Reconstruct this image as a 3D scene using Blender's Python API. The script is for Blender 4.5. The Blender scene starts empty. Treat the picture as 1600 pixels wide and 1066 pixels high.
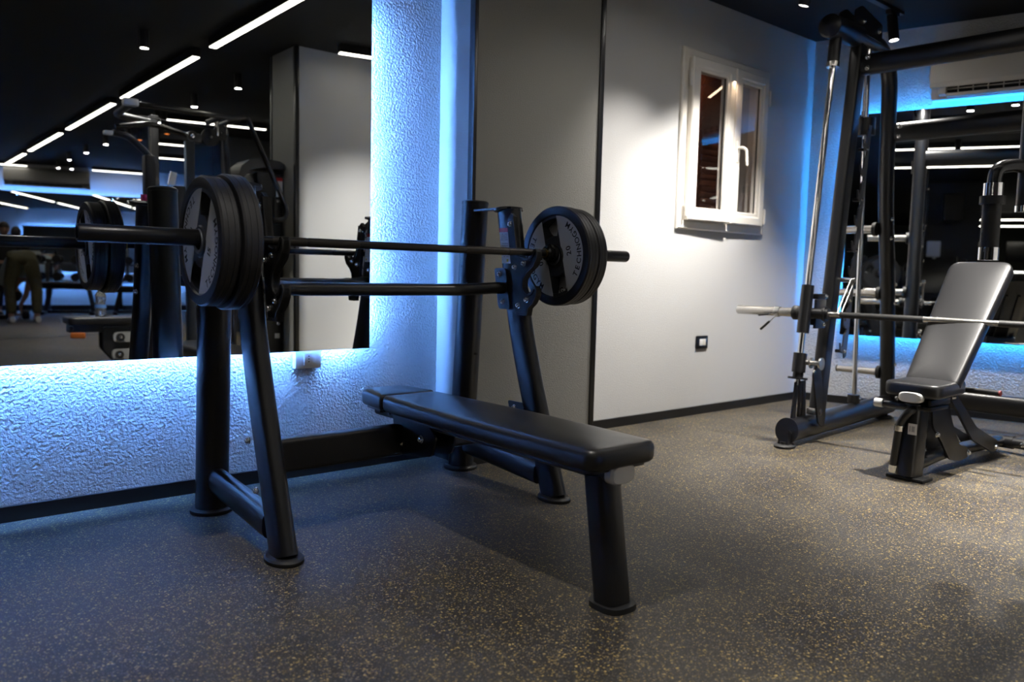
import bpy, bmesh, math, random
from mathutils import Vector as V, Matrix
random.seed(7)
SC = bpy.context.scene
COL = SC.collection
PI = math.pi
R = math.radians

# ------------------------------------------------------------------ camera
cam_d = bpy.data.cameras.new('camera'); cam = bpy.data.objects.new('camera', cam_d)
COL.objects.link(cam); SC.camera = cam
cam_d.sensor_width = 36.0; cam_d.lens = 36.0 * 1242.6 / 1600.0
cam_d.clip_start = 0.05; cam_d.clip_end = 100
yaw, pitch, roll = 0.6985, 0.0869, 0.0234
fw = V((math.sin(yaw)*math.cos(pitch), math.cos(yaw)*math.cos(pitch), -math.sin(pitch)))
rt = V((math.cos(yaw), -math.sin(yaw), 0)); up = rt.cross(fw)
r2 = math.cos(roll)*rt + math.sin(roll)*up; u2 = -math.sin(roll)*rt + math.cos(roll)*up
m = Matrix((r2, u2, -fw)).transposed().to_4x4(); m.translation = V((-1.5865, -2.4202, 0.9109))
cam.matrix_world = m
cam_d.dof.use_dof = True; cam_d.dof.focus_distance = 2.9; cam_d.dof.aperture_fstop = 2.4

# ------------------------------------------------------------------ world, exposure, room lights
SC.view_settings.view_transform = 'Standard'; SC.view_settings.look = 'None'
SC.view_settings.exposure = 2.3; SC.view_settings.gamma = 1.0
SC.view_settings.use_curve_mapping = False
w = bpy.data.worlds.new('world'); SC.world = w; w.use_nodes = True
w.node_tree.nodes['Background'].inputs[0].default_value = (0.010, 0.013, 0.020, 1)
w.node_tree.nodes['Background'].inputs[1].default_value = 1.0
SC.cycles.max_bounces = 8; SC.cycles.glossy_bounces = 6; SC.cycles.diffuse_bounces = 3
SC.cycles.transmission_bounces = 6
SC.cycles.caustics_reflective = False; SC.cycles.caustics_refractive = False
SC.cycles.sample_clamp_indirect = 4.0; SC.cycles.sample_clamp_direct = 0
SC.cycles.use_denoising = True
LED_BLUE = (0.022, 0.315, 1.0); LED_POWER = 105.0
LINE_POWER = 1.7
WHITE = (1.0, 0.93, 0.80)
CEIL = 2.6425

# ------------------------------------------------------------------ materials
MATS = {}
def mat(name, col=(.5, .5, .5), rough=.5, metal=0., emis=None, estr=0., spec=.5, coat=0., trans=0.):
    if name in MATS: return MATS[name]
    M = bpy.data.materials.new(name); M.use_nodes = True
    b = M.node_tree.nodes['Principled BSDF']
    b.inputs['Base Color'].default_value = (*col, 1); b.inputs['Roughness'].default_value = rough
    b.inputs['Metallic'].default_value = metal
    b.inputs['Specular IOR Level'].default_value = spec
    b.inputs['Coat Weight'].default_value = coat
    b.inputs['Transmission Weight'].default_value = trans
    if emis: b.inputs['Emission Color'].default_value = (*emis, 1); b.inputs['Emission Strength'].default_value = estr
    MATS[name] = M; return M
def nodes(M):
    return M.node_tree, M.node_tree.nodes, M.node_tree.links, M.node_tree.nodes['Principled BSDF']
def bump(M, scale, strength, detail=3, dist=.01, kind='ShaderNodeTexNoise', stretch=None):
    T, N, L, b = nodes(M)
    tc = N.new('ShaderNodeTexCoord'); n = N.new(kind); n.inputs['Scale'].default_value = scale
    if 'Detail' in n.inputs: n.inputs['Detail'].default_value = detail
    src = tc.outputs['Object']
    if stretch:
        mp = N.new('ShaderNodeMapping'); mp.inputs['Scale'].default_value = stretch; L.new(src, mp.inputs[0]); src = mp.outputs[0]
    L.new(src, n.inputs['Vector'])
    bp = N.new('ShaderNodeBump'); bp.inputs['Strength'].default_value = strength; bp.inputs['Distance'].default_value = dist
    L.new(n.outputs[0], bp.inputs['Height']); L.new(bp.outputs[0], b.inputs['Normal'])
    return n
def vary(M, c1, c2, scale, detail=4, lo=.35, hi=.65):
    T, N, L, b = nodes(M)
    tc = N.new('ShaderNodeTexCoord'); n = N.new('ShaderNodeTexNoise'); n.inputs['Scale'].default_value = scale; n.inputs['Detail'].default_value = detail
    L.new(tc.outputs['Object'], n.inputs['Vector'])
    cr = N.new('ShaderNodeValToRGB'); cr.color_ramp.elements[0].position = lo; cr.color_ramp.elements[1].position = hi
    cr.color_ramp.elements[0].color = (*c1, 1); cr.color_ramp.elements[1].color = (*c2, 1)
    L.new(n.outputs[0], cr.inputs[0]); L.new(cr.outputs[0], b.inputs['Base Color'])
    return cr

black = mat('black_powder_coat', (.005, .005, .006), .34, 0, spec=.58); bump(black, 900, .12, 2, .0006)
black_gloss = mat('black_gloss_paint', (.008, .008, .009), .22)
dark_trim = mat('black_metal_trim', (.01, .01, .011), .3)
vinyl = mat('black_vinyl', (.009, .009, .010), .34, spec=.5); bump(vinyl, 420, .16, 4, .0008)
rubber = mat('black_rubber', (.012, .012, .012), .55, spec=.4); bump(rubber, 260, .1, 3, .0006)
plate_mat = mat('plate_black_rubber', (.014, .014, .016), .42, spec=.45); bump(plate_mat, 70, .12, 4, .001, stretch=(1, 1, 6))
plate_in = mat('plate_recess_rubber', (.03, .032, .036), .5)
plate_grey = mat('plate_grey_paint', (.68, .69, .72), .45)
plate_ink = mat('black_lettering', (.008, .008, .009), .5)
chrome = mat('chrome', (.8, .8, .8), .12, 1.)
steel = mat('brushed_steel', (.62, .60, .57), .27, 1.)
grip_steel = mat('knurled_dark_steel', (.045, .04, .036), .42, .6); bump(grip_steel, 1400, .4, 2, .0006)
dark_steel = mat('black_oxide_steel', (.03, .03, .032), .28, .7)
alu = mat('silver_cap_plastic', (.62, .62, .62), .35, .5)
white_pvc = mat('white_window_frame', (.80, .76, .70), .28, coat=.2)
white_plastic = mat('white_plastic', (.75, .75, .75), .4)
ac_white = mat('air_conditioner_plastic', (.62, .60, .58), .45)
ac_dark = mat('air_conditioner_slot', (.01, .01, .01), .7)
red_ink = mat('red_print', (.5, .02, .02), .5)
yellow_ink = mat('yellow_print', (.6, .45, .05), .5)
label_white = mat('label_paper', (.72, .72, .74), .4)
label_grey = mat('label_small_print', (.35, .35, .38), .5)
wood_red = mat('red_brown_shutter_wood', (.16, .045, .018), .5); vary(wood_red, (.12, .03, .012), (.20, .06, .025), 6)
mirror_m = mat('mirror_silver', (.90, .93, .93), .0, 1.)
led_m = mat('blue_led_strip', (.1, .1, .1), .5, emis=(.13, .36, 1.0), estr=LED_POWER)
led_dim = mat('blue_led_strip_dimmer', (.1, .1, .1), .5, emis=LED_BLUE, estr=LED_POWER*.32)
line_m = mat('warm_white_diffuser', (.8, .8, .8), .5, emis=WHITE, estr=LINE_POWER)
spot_face = mat('spotlight_lens', (.8, .8, .8), .5, emis=(1, .96, .9), estr=22.)
orange = mat('orange_block', (.75, .20, .03), .6)
olive = mat('olive_cotton', (.085, .075, .040), .85); bump(olive, 22, .6, 3, .02)
skin_m = mat('skin', (.42, .24, .16), .5)
shirt_m = mat('pale_grey_shirt', (.42, .47, .47), .8)
shoe_m = mat('white_trainer', (.62, .60, .55), .5)
hair_m = mat('dark_brown_hair', (.02, .013, .01), .6)
dark_cloth = mat('black_cloth', (.012, .012, .014), .8)
speaker_m = mat('speaker_cabinet', (.012, .012, .013), .5)
screen_m = mat('television_screen', (.006, .006, .008), .1)
pink_m = mat('pink_towel', (.45, .03, .16), .8)

plaster = mat('rough_white_plaster', (.60, .60, .595), .85, spec=.2)
bump(plaster, 95, .95, 2.5, .012)
plaster_fine = mat('fine_painted_plaster', (.56, .56, .56), .75, spec=.25)
bump(plaster_fine, 150, .35, 3, .005)
panel_grey = mat('dark_grey_textured_panel', (.28, .275, .26), .75, spec=.25)
bump(panel_grey, 170, .5, 4, .005)
panel_light = mat('light_grey_painted_panel', (.42, .42, .42), .7); bump(panel_light, 140, .2, 3, .004)
ceiling_m = mat('black_ceiling_paint', (.014, .015, .017), .75, spec=.25); bump(ceiling_m, 30, .1, 3, .005)
far_grey = mat('grey_wall_paint', (.09, .09, .09), .8)
# speckled rubber floor
floor_m = mat('speckled_rubber_floor', (.03, .03, .03), .5, spec=.25)
T, N, L, b = nodes(floor_m)
tc = N.new('ShaderNodeTexCoord')
def flecks(scale, thr, soft, seed):
    mp = N.new('ShaderNodeMapping'); mp.inputs['Location'].default_value = (seed, seed*2, 0); L.new(tc.outputs['Object'], mp.inputs[0])
    wn = N.new('ShaderNodeTexNoise'); wn.inputs['Scale'].default_value = scale*.9; wn.inputs['Detail'].default_value = 2
    L.new(mp.outputs[0], wn.inputs['Vector'])
    vt = N.new('ShaderNodeTexVoronoi'); vt.inputs['Scale'].default_value = scale
    ad = N.new('ShaderNodeVectorMath'); ad.operation = 'MULTIPLY_ADD'; ad.inputs[1].default_value = (.012,)*3
    L.new(wn.outputs['Color'], ad.inputs[0]); L.new(mp.outputs[0], ad.inputs[2]); L.new(ad.outputs[0], vt.inputs['Vector'])
    sp = N.new('ShaderNodeSeparateColor'); L.new(vt.outputs['Color'], sp.inputs[0])
    g = N.new('ShaderNodeMath'); g.operation = 'GREATER_THAN'; g.inputs[1].default_value = thr; L.new(sp.outputs[0], g.inputs[0])
    d = N.new('ShaderNodeMapRange'); d.inputs['From Min'].default_value = .42; d.inputs['From Max'].default_value = .42-soft
    L.new(vt.outputs['Distance'], d.inputs['Value'])
    mu = N.new('ShaderNodeMath'); mu.operation = 'MULTIPLY'; L.new(g.outputs[0], mu.inputs[0]); L.new(d.outputs[0], mu.inputs[1])
    return mu.outputs[0]
big = N.new('ShaderNodeTexNoise'); big.inputs['Scale'].default_value = 2.2; big.inputs['Detail'].default_value = 6; L.new(tc.outputs['Object'], big.inputs['Vector'])
fine = N.new('ShaderNodeTexNoise'); fine.inputs['Scale'].default_value = 260; fine.inputs['Detail'].default_value = 3; L.new(tc.outputs['Object'], fine.inputs['Vector'])
cr = N.new('ShaderNodeValToRGB'); cr.color_ramp.elements[0].position = .38; cr.color_ramp.elements[1].position = .68
cr.color_ramp.elements[0].color = (.028, .026, .025, 1); cr.color_ramp.elements[1].color = (.060, .056, .051, 1); L.new(big.outputs[0], cr.inputs[0])
mf = N.new('ShaderNodeMix'); mf.data_type = 'RGBA'; mf.blend_type = 'MULTIPLY'; mf.inputs['Factor'].default_value = 1.
cf = N.new('ShaderNodeValToRGB'); cf.color_ramp.elements[0].position = .35; cf.color_ramp.elements[1].position = .65
cf.color_ramp.elements[0].color = (.45, .45, .45, 1); cf.color_ramp.elements[1].color = (1.5, 1.5, 1.5, 1)
L.new(fine.outputs[0], cf.inputs[0]); L.new(cr.outputs[0], mf.inputs[6]); L.new(cf.outputs[0], mf.inputs[7])
last = mf.outputs[2]
for sc_, thr, soft, seed, colr in ((165, .66, .14, 3, (.33, .235, .075, 1)), (215, .72, .18, 11, (.20, .18, .145, 1)), (110, .90, .2, 23, (.46, .33, .11, 1))):
    mx = N.new('ShaderNodeMix'); mx.data_type = 'RGBA'; L.new(flecks(sc_, thr, soft, seed), mx.inputs['Factor'])
    L.new(last, mx.inputs[6]); mx.inputs[7].default_value = colr; last = mx.outputs[2]
L.new(last, b.inputs['Base Color'])
rr = N.new('ShaderNodeMapRange'); rr.inputs['To Min'].default_value = .38; rr.inputs['To Max'].default_value = .62; L.new(big.outputs[0], rr.inputs['Value']); L.new(rr.outputs[0], b.inputs['Roughness'])
bp = N.new('ShaderNodeBump'); bp.inputs['Strength'].default_value = .25; bp.inputs['Distance'].default_value = .002; L.new(fine.outputs[0], bp.inputs['Height']); L.new(bp.outputs[0], b.inputs['Normal'])
# clear window glass: thin pane
glass_m = bpy.data.materials.new('window_glass'); glass_m.use_nodes = True
T, N, L = glass_m.node_tree, glass_m.node_tree.nodes, glass_m.node_tree.links
N.remove(N['Principled BSDF'])
tr = N.new('ShaderNodeBsdfTransparent'); gl = N.new('ShaderNodeBsdfGlossy'); gl.inputs['Roughness'].default_value = .02
fr = N.new('ShaderNodeFresnel'); fr.inputs[0].default_value = 1.6; ms = N.new('ShaderNodeMixShader')
mm = N.new('ShaderNodeMath'); mm.operation = 'MULTIPLY_ADD'; mm.inputs[1].default_value = 1.6; mm.inputs[2].default_value = .05
L.new(fr.outputs[0], mm.inputs[0]); gb = N.new('ShaderNodeNewGeometry'); fb = N.new('ShaderNodeMath'); fb.operation = 'SUBTRACT'; fb.inputs[0].default_value = 1.0
L.new(gb.outputs['Backfacing'], fb.inputs[1]); m3 = N.new('ShaderNodeMath'); m3.operation = 'MULTIPLY'; L.new(mm.outputs[0], m3.inputs[0]); L.new(fb.outputs[0], m3.inputs[1])
L.new(m3.outputs[0], ms.inputs[0]); L.new(tr.outputs[0], ms.inputs[1]); L.new(gl.outputs[0], ms.inputs[2])
L.new(ms.outputs[0], N['Material Output'].inputs[0])
bottle_m = mat('clear_bottle_plastic', (.85, .9, .95), .08, trans=.9)

# ------------------------------------------------------------------ mesh helpers
def new(): return bmesh.new()
def finish(name, bm, m, parent=None, angle=38, smooth=True, M=None, loc=None):
    bmesh.ops.recalc_face_normals(bm, faces=bm.faces[:])
    me = bpy.data.meshes.new(name); bm.to_mesh(me); bm.free()
    if smooth:
        me.polygons.foreach_set('use_smooth', [True]*len(me.polygons)); me.set_sharp_from_angle(angle=R(angle))
    for mm in (m if isinstance(m, (list, tuple)) else [m]): me.materials.append(mm)
    o = bpy.data.objects.new(name, me); COL.objects.link(o)
    if parent: o.parent = parent
    if M is not None: o.matrix_local = M
    if loc is not None: o.location = loc
    return o
def thing(name, label, cat, loc=(0, 0, 0), rz=0, group=None, M=None):
    o = bpy.data.objects.new(name, None); COL.objects.link(o); o.empty_display_size = .1
    if M is not None: o.matrix_world = M
    else: o.location = loc; o.rotation_euler = (0, 0, rz)
    return tag(o, label, cat, group)
def tag(o, label, cat, group=None):
    o['label'] = label; o['category'] = cat
    if group: o['group'] = group
    return o
def struct(o): o['kind'] = 'structure'; return o
def dup(root, label, loc=None, rz=None, M=None, group=None, flip=False):
    def cp(o, p):
        c = o.copy(); COL.objects.link(c); c.parent = p
        for ch in o.children: cp(ch, c)
        return c
    kids = list(root.children)
    r = root.copy(); COL.objects.link(r)
    for k in kids: cp(k, r)
    if M is not None: r.matrix_world = M
    if loc is not None: r.location = loc
    if rz is not None: r.rotation_euler = (0, 0, rz)
    r['label'] = label
    if group: r['group'] = group
    return r
def box(bm, lo, hi, bev=0, M=None, seg=2):
    r = bmesh.ops.create_cube(bm, size=1)
    vs = r['verts']; lo = V(lo); hi = V(hi); c = (lo+hi)/2; s = hi-lo
    for v in vs: v.co = V((v.co.x*s.x, v.co.y*s.y, v.co.z*s.z))+c
    if bev > 0:
        es = list({e for v in vs for e in v.link_edges})
        rb = bmesh.ops.bevel(bm, geom=es, offset=bev, segments=seg, profile=.6, affect='EDGES')
        vs = list({v for f in rb['faces'] for v in f.verts} | {v for v in vs if v.is_valid})
    if M is not None:
        for v in vs: v.co = M @ v.co
    return vs
def oval(a, b, n=24, p=2.0):
    out = []
    for i in range(n):
        t = 2*PI*i/n; c, s = math.cos(t), math.sin(t)
        out.append((a*math.copysign(abs(c)**(2/p), c), b*math.copysign(abs(s)**(2/p), s)))
    return out
def sweep(bm, path, prof, ref=(0, 0, 1), scales=None, cap=True):
    path = [V(p) for p in path]; ref = V(ref); n = len(path); rings = []
    for i, p in enumerate(path):
        if i == 0: t = path[1]-p
        elif i == n-1: t = p-path[i-1]
        else: t = (path[i+1]-p).normalized()+(p-path[i-1]).normalized()
        t.normalize()
        s = ref.cross(t)
        if s.length < 1e-4: s = V((1, 0, 0)).cross(t)
        s.normalize(); nn = t.cross(s).normalized()
        k = 1.0
        if scales: k = scales[i]
        rings.append([bm.verts.new(p+s*(u*k)+nn*(v*k)) for u, v in prof])
    m_ = len(prof)
    for a, b_ in zip(rings, rings[1:]):
        for j in range(m_): bm.faces.new((a[j], a[(j+1) % m_], b_[(j+1) % m_], b_[j]))
    if cap:
        bm.faces.new(rings[0][::-1]); bm.faces.new(rings[-1])
def cyl(bm, p0, p1, r, rb=None, n=20):
    rb = r if rb is None else rb
    p0 = V(p0); p1 = V(p1); d = (p1-p0).normalized()
    ref = V((0, 0, 1)) if abs(d.z) < .9 else V((1, 0, 0))
    sweep(bm, [p0, p1], oval(1, 1, n), ref, [r, rb])
def fillet(pts, r, seg=6):
    pts = [V(p) for p in pts]; out = [pts[0]]
    for a, b_, c in zip(pts, pts[1:], pts[2:]):
        d1 = (a-b_); d2 = (c-b_); l = min(r, d1.length*.49, d2.length*.49)
        p = b_+d1.normalized()*l; q = b_+d2.normalized()*l
        for i in range(seg+1):
            t = i/seg; out.append(p*(1-t)**2+b_*2*t*(1-t)+q*t*t)
    out.append(pts[-1]); return out
def tube(bm, pts, r, fil=0, n=16, ref=None, seg=6):
    if fil: pts = fillet(pts, fil, seg)
    pts = [V(p) for p in pts]
    if ref is None:
        d = pts[-1]-pts[0]; ref = (0, 0, 1) if abs(d.normalized().z) < .8 else (1, 0, 0)
    pr = oval(r, r, n) if not isinstance(r, tuple) else oval(r[0], r[1], n, r[2] if len(r) > 2 else 2)
    sweep(bm, pts, pr, ref)
def prism(bm, poly, M, h):
    """poly in local xy, extruded 0..h along local z, transformed by M"""
    a = [bm.verts.new(M @ V((x, y, 0))) for x, y in poly]; b_ = [bm.verts.new(M @ V((x, y, h))) for x, y in poly]
    bm.faces.new(a[::-1]); bm.faces.new(b_)
    n = len(poly)
    for i in range(n): bm.faces.new((a[i], a[(i+1) % n], b_[(i+1) % n], b_[i]))
def lathe(bm, prof, M, n=40, close=False):
    """prof: (r,z) list around local z"""
    rings = []
    for r, z in prof:
        if r < 1e-6: rings.append([bm.verts.new(M @ V((0, 0, z)))])
        else: rings.append([bm.verts.new(M @ V((r*math.cos(2*PI*i/n), r*math.sin(2*PI*i/n), z))) for i in range(n)])
    prs = list(zip(rings, rings[1:]))
    if close: prs.append((rings[-1], rings[0]))
    for a, b_ in prs:
        for j in range(n):
            k = (j+1) % n
            if len(a) == 1 and len(b_) == 1: continue
            if len(a) == 1: bm.faces.new((a[0], b_[k], b_[j]))
            elif len(b_) == 1: bm.faces.new((a[j], a[k], b_[0]))
            else: bm.faces.new((a[j], a[k], b_[k], b_[j]))
def YZ(x, s=1):
    """local x->world Y, local y->world Z, local z->world X (s sign)"""
    return Matrix(((0, 0, s, x), (1, 0, 0, 0), (0, 1, 0, 0), (0, 0, 0, 1)))
def XZ(y, s=-1):
    return Matrix(((1, 0, 0, 0), (0, 0, s, y), (0, 1, 0, 0), (0, 0, 0, 1)))
def frame(origin, zdir, ref=(0, 0, 1)):
    z = V(zdir).normalized(); ref = V(ref)
    if abs(z.dot(ref)) > .98: ref = V((1, 0, 0))
    x = ref.cross(z).normalized(); y = z.cross(x)
    M = Matrix((x, y, z)).transposed().to_4x4(); M.translation = V(origin); return M
def inset_poly(poly, d):
    n = len(poly); out = []
    ar = sum(poly[i][0]*poly[(i+1) % n][1]-poly[(i+1) % n][0]*poly[i][1] for i in range(n))
    sg = 1 if ar > 0 else -1
    for i in range(n):
        a, b_, c = V(poly[i-1]), V(poly[i]), V(poly[(i+1) % n])
        d1 = (b_-a).normalized(); d2 = (c-b_).normalized()
        n1 = V((-d1.y, d1.x))*sg; n2 = V((-d2.y, d2.x))*sg; nn = (n1+n2)
        nn = nn/max(.3, nn.length_squared)*2 if nn.length > 1e-6 else n1
        out.append((b_.x+nn.x*d, b_.y+nn.y*d))
    return out
def round_poly(pts, r, seg=5):
    n = len(pts); out = []
    for i in range(n):
        a, b_, c = V(pts[i-1]), V(pts[i]), V(pts[(i+1) % n]); rr_ = r[i] if isinstance(r, (list, tuple)) else r
        l = min(rr_, (a-b_).length*.48, (c-b_).length*.48)
        p = b_+(a-b_).normalized()*l; q = b_+(c-b_).normalized()*l
        for k in range(seg+1):
            t = k/seg; v = p*(1-t)**2+b_*2*t*(1-t)+q*t*t; out.append((v.x, v.y))
    return out
def cushion(bm, poly, th, r=.016, dome=.006, M=Matrix()):
    """upholstered slab, bottom at z=0, top at th"""
    L_ = [(0.0, r*.5), (r*.35, r*.12), (r*.9, 0), (th-r, 0), (th-r*.4, r*.18), (th-r*.1, r*.5), (th, r*1.0)]
    rings = []; n = len(poly)
    for z, ins in L_:
        q = inset_poly(poly, ins) if ins else poly
        rings.append([bm.verts.new(M @ V((x, y, z))) for x, y in q])
    last = inset_poly(poly, r); xs = [p[0] for p in last]; ys = [p[1] for p in last]
    cx, cy = (min(xs)+max(xs))/2, (min(ys)+max(ys))/2; hx, hy = (max(xs)-min(xs))/2, (max(ys)-min(ys))/2
    hm = min(hx, hy)
    for f, dz in ((.12, .35), (.30, .7), (.55, .92), (.8, 1.0)):
        kx, ky = 1-f*hm/hx, 1-f*hm/hy
        rings.append([bm.verts.new(M @ V((cx+(x-cx)*kx, cy+(y-cy)*ky, th+dome*dz))) for x, y in last])
    for a, b_ in zip(rings, rings[1:]):
        for j in range(n): bm.faces.new((a[j], a[(j+1) % n], b_[(j+1) % n], b_[j]))
    bm.faces.new(rings[0][::-1]); bm.faces.new(rings[-1])
# lettering (built-in font outlines turned into mesh)
_glyphs = {}
def glyph(ch, size, bold=0.0):
    key = (ch, size, bold)
    if key not in _glyphs:
        cu = bpy.data.curves.new('g', 'FONT'); cu.body = ch; cu.size = size; cu.offset = bold; cu.resolution_u = 3; cu.extrude = 0
        o = bpy.data.objects.new('g', cu); COL.objects.link(o)
        dg = bpy.context.evaluated_depsgraph_get(); me = o.evaluated_get(dg).to_mesh()
        vs = [v.co.copy() for v in me.vertices]; fs = [tuple(p.vertices) for p in me.polygons]
        o.evaluated_get(dg).to_mesh_clear(); bpy.data.objects.remove(o); bpy.data.curves.remove(cu)
        _glyphs[key] = (vs, fs)
    return _glyphs[key]
def put_glyph(bm, ch, size, M, bold=0., sx=1.):
    vs, fs = glyph(ch, size, bold)
    if not vs: return 0
    x0 = min(v.x for v in vs); x1 = max(v.x for v in vs); c = (x0+x1)/2
    nv = [bm.verts.new(M @ V(((v.x-c)*sx, v.y, 0))) for v in vs]
    for f in fs:
        try: bm.faces.new([nv[i] for i in f])
        except ValueError: pass
    return (x1-x0)*sx
def write(bm, text, size, M, bold=0., gap=.22, sx=1.):
    ws = []
    for ch in text:
        if ch == ' ': ws.append(size*.35); continue
        vs, _ = glyph(ch, size, bold); ws.append((max(v.x for v in vs)-min(v.x for v in vs))*sx)
    tot = sum(ws)+gap*size*(len(ws)-1); x = -tot/2
    for ch, wd in zip(text, ws):
        if ch != ' ': put_glyph(bm, ch, size, M @ Matrix.Translation((x+wd/2, 0, 0)), bold, sx)
        x += wd+gap*size
# shared button-head bolt, axis local +z
_bm = new(); lathe(_bm, [(.0001, 0), (.0125, 0), (.0125, .003), (.0095, .0035), (.0095, .008), (.0075, .0115), (.0045, .0125), (.0045, .0095), (.0001, .0095)], Matrix(), 18)
bmesh.ops.recalc_face_normals(_bm, faces=_bm.faces[:])
bolt_me = bpy.data.meshes.new('bolt'); _bm.to_mesh(bolt_me); _bm.free(); bolt_me.materials.append(chrome)
bolt_me.polygons.foreach_set('use_smooth', [True]*len(bolt_me.polygons)); bolt_me.set_sharp_from_angle(angle=R(40))
def bolt(parent, p, d, s=1.0):
    o = bpy.data.objects.new('bolt', bolt_me); COL.objects.link(o); o.parent = parent
    o.matrix_local = frame(p, d) @ Matrix.Scale(s, 4); return o

# ------------------------------------------------------------------ room shell
WY = .78; MYY = .733; XC = 3.946; WA = R(-75.2)
wd = V((math.cos(WA), math.sin(WA), 0)); wn = V((wd.y, -wd.x, 0))         # along right wall, into the room
def RW(s, z, off=0): p = V((XC, WY, 0))+wd*s+wn*off; return V((p.x, p.y, z))
RWM = Matrix((wd, V((0, 0, 1)), wn)).transposed().to_4x4(); RWM.translation = V((XC, WY, 0))   # local (s, z, off) -> world
FA = R(13); fd = V((math.cos(FA), math.sin(FA), 0)); fn = V((-fd.y, fd.x, 0)); FO = V((1.0, -12.9, 0))
XL = -17.5
def far_at(x): t = (x-FO.x)/fd.x; return FO+fd*t
pl = far_at(XL)
# far right corner: right wall meets far wall
def isect(p, d, q, e):
    den = d.x*e.y-d.y*e.x; t = ((q.x-p.x)*e.y-(q.y-p.y)*e.x)/den; return p+d*t
pr = isect(V((XC, WY, 0)), wd, FO, fd)
bm = new(); prism(bm, [(XL-.2, WY+.25), (XL-.2, pl.y-.3), (pr.x+.3, pr.y-.3), (pr.x+.3, WY+.25)], Matrix.Translation((0, 0, -.1)), .1)
struct(finish('floor', bm, floor_m, smooth=False))
bm = new(); prism(bm, [(XL-.2, WY+.25), (XL-.2, pl.y-.3), (pr.x+.3, pr.y-.3), (pr.x+.3, WY+.25)], Matrix.Translation((0, 0, CEIL)), .1)
struct(finish('ceiling', bm, ceiling_m, smooth=False))
WX0, WX1, WZ0, WZ1 = 2.455, 3.305, 1.255, 2.27
bm = new()
box(bm, (XL, WY, 0), (.9, WY+.2, CEIL)); struct(finish('wall_back', bm, plaster, smooth=False))
bm = new()
box(bm, (.9, WY, 0), (WX0, WY+.2, CEIL)); box(bm, (WX1, WY, 0), (XC+.2, WY+.2, CEIL))
box(bm, (WX0, WY, 0), (WX1, WY+.2, WZ0)); box(bm, (WX0, WY, WZ1), (WX1, WY+.2, CEIL))
struct(finish('wall_window', bm, plaster_fine, smooth=False))
bm = new(); L_ = (V((pr.x, pr.y, 0))-V((XC, WY, 0))).length
box(bm, (0, 0, -.2), (L_, CEIL, 0), M=RWM); struct(finish('wall_right', bm, plaster, smooth=False))
FM = Matrix((fd, V((0, 0, 1)), fn)).transposed().to_4x4(); FM.translation = FO
bm = new(); t0 = (pl-FO).length; t1 = (pr-FO).length
box(bm, (-t0, 0, -.2), (t1, CEIL, 0), M=FM); struct(finish('wall_front', bm, plaster, smooth=False))
bm = new(); box(bm, (XL-.2, pl.y, 0), (XL, WY, CEIL)); struct(finish('wall_left', bm, mat('olive_grey_paint', (.06, .065, .05), .8), smooth=False))
# pillar beside the bench
PX0, PX1, PY = .62, 1.455, .517
bm = new(); box(bm, (PX0, PY+.012, 0), (PX1-.004, WY, CEIL)); struct(finish('wall_pillar', bm, plaster_fine, smooth=False))
bm = new(); box(bm, (PX0+.012, PY, .07), (PX1-.03, PY+.012, CEIL)); struct(finish('trim_1', bm, panel_grey, smooth=False))
for i, (a, b_) in enumerate(((PX0-.004, PX0+.016), (PX1-.032, PX1))):
    bm = new(); box(bm, (a, PY-.008, 0), (b_, PY+.03, CEIL), .002); struct(finish('trim_%d' % (i+2), bm, dark_trim))
# baseboards
def board(name, p0, p1, n, h=.055, t=.014):
    p0, p1, n = V(p0), V(p1), V(n); bm = new()
    a = [p0, p1, p1+n*t, p0+n*t]
    lo = [bm.verts.new(V((q.x, q.y, 0))) for q in a]; hi = [bm.verts.new(V((q.x, q.y, h))) for q in a]
    bm.faces.new(lo); bm.faces.new(hi)
    for i in range(4): bm.faces.new((lo[i], lo[(i+1) % 4], hi[(i+1) % 4], hi[i]))
    return struct(finish(name, bm, dark_trim, smooth=False))
board('baseboard_back', (XL, WY, 0), (PX0, WY, 0), (0, -1, 0))
board('baseboard_window', (PX1, WY, 0), (XC, WY, 0), (0, -1, 0))
board('baseboard_pillar', (PX0, WY, 0), (PX0, PY, 0), (-1, 0, 0))
board('baseboard_panel', (PX0+.02, PY, 0), (PX1-.03, PY, 0), (0, -1, 0))
board('baseboard_right', RW(0, 0), RW(12, 0), wn)
board('baseboard_front', far_at(-6), V((pr.x, pr.y, 0)), fn, .1, .02)
# opposite pillar seen in the mirror
QX0, QX1, QY0, QY1 = 1.21, 2.3, -2.62, -2.15
bm = new(); box(bm, (QX0, QY0, 0), (QX1, QY1, CEIL)); struct(finish('wall_column', bm, panel_light, smooth=False))
bm = new(); box(bm, (QX0-.012, QY0+.02, 0), (QX0, QY1-.03, CEIL)); struct(finish('trim_4', bm, panel_grey, smooth=False))
bm = new(); box(bm, (QX0-.02, QY1-.03, 0), (QX0+.012, QY1+.01, CEIL), .002); struct(finish('trim_5', bm, dark_trim))
bm = new(); box(bm, (QX0-.02, QY0-.01, 0), (QX0+.01, QY0+.02, CEIL), .002); struct(finish('trim_6', bm, dark_trim))
# dark seam in the rubber floor (a low cover strip across the gym)
bm = new(); sweep(bm, [V((-2.5, -6.2, .001)), V((2.0, -7.5, .001))], [(-.015, 0), (.015, 0), (.010, .004), (-.010, .004)], (0, 0, 1)); struct(finish('trim_7', bm, dark_trim))

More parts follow.
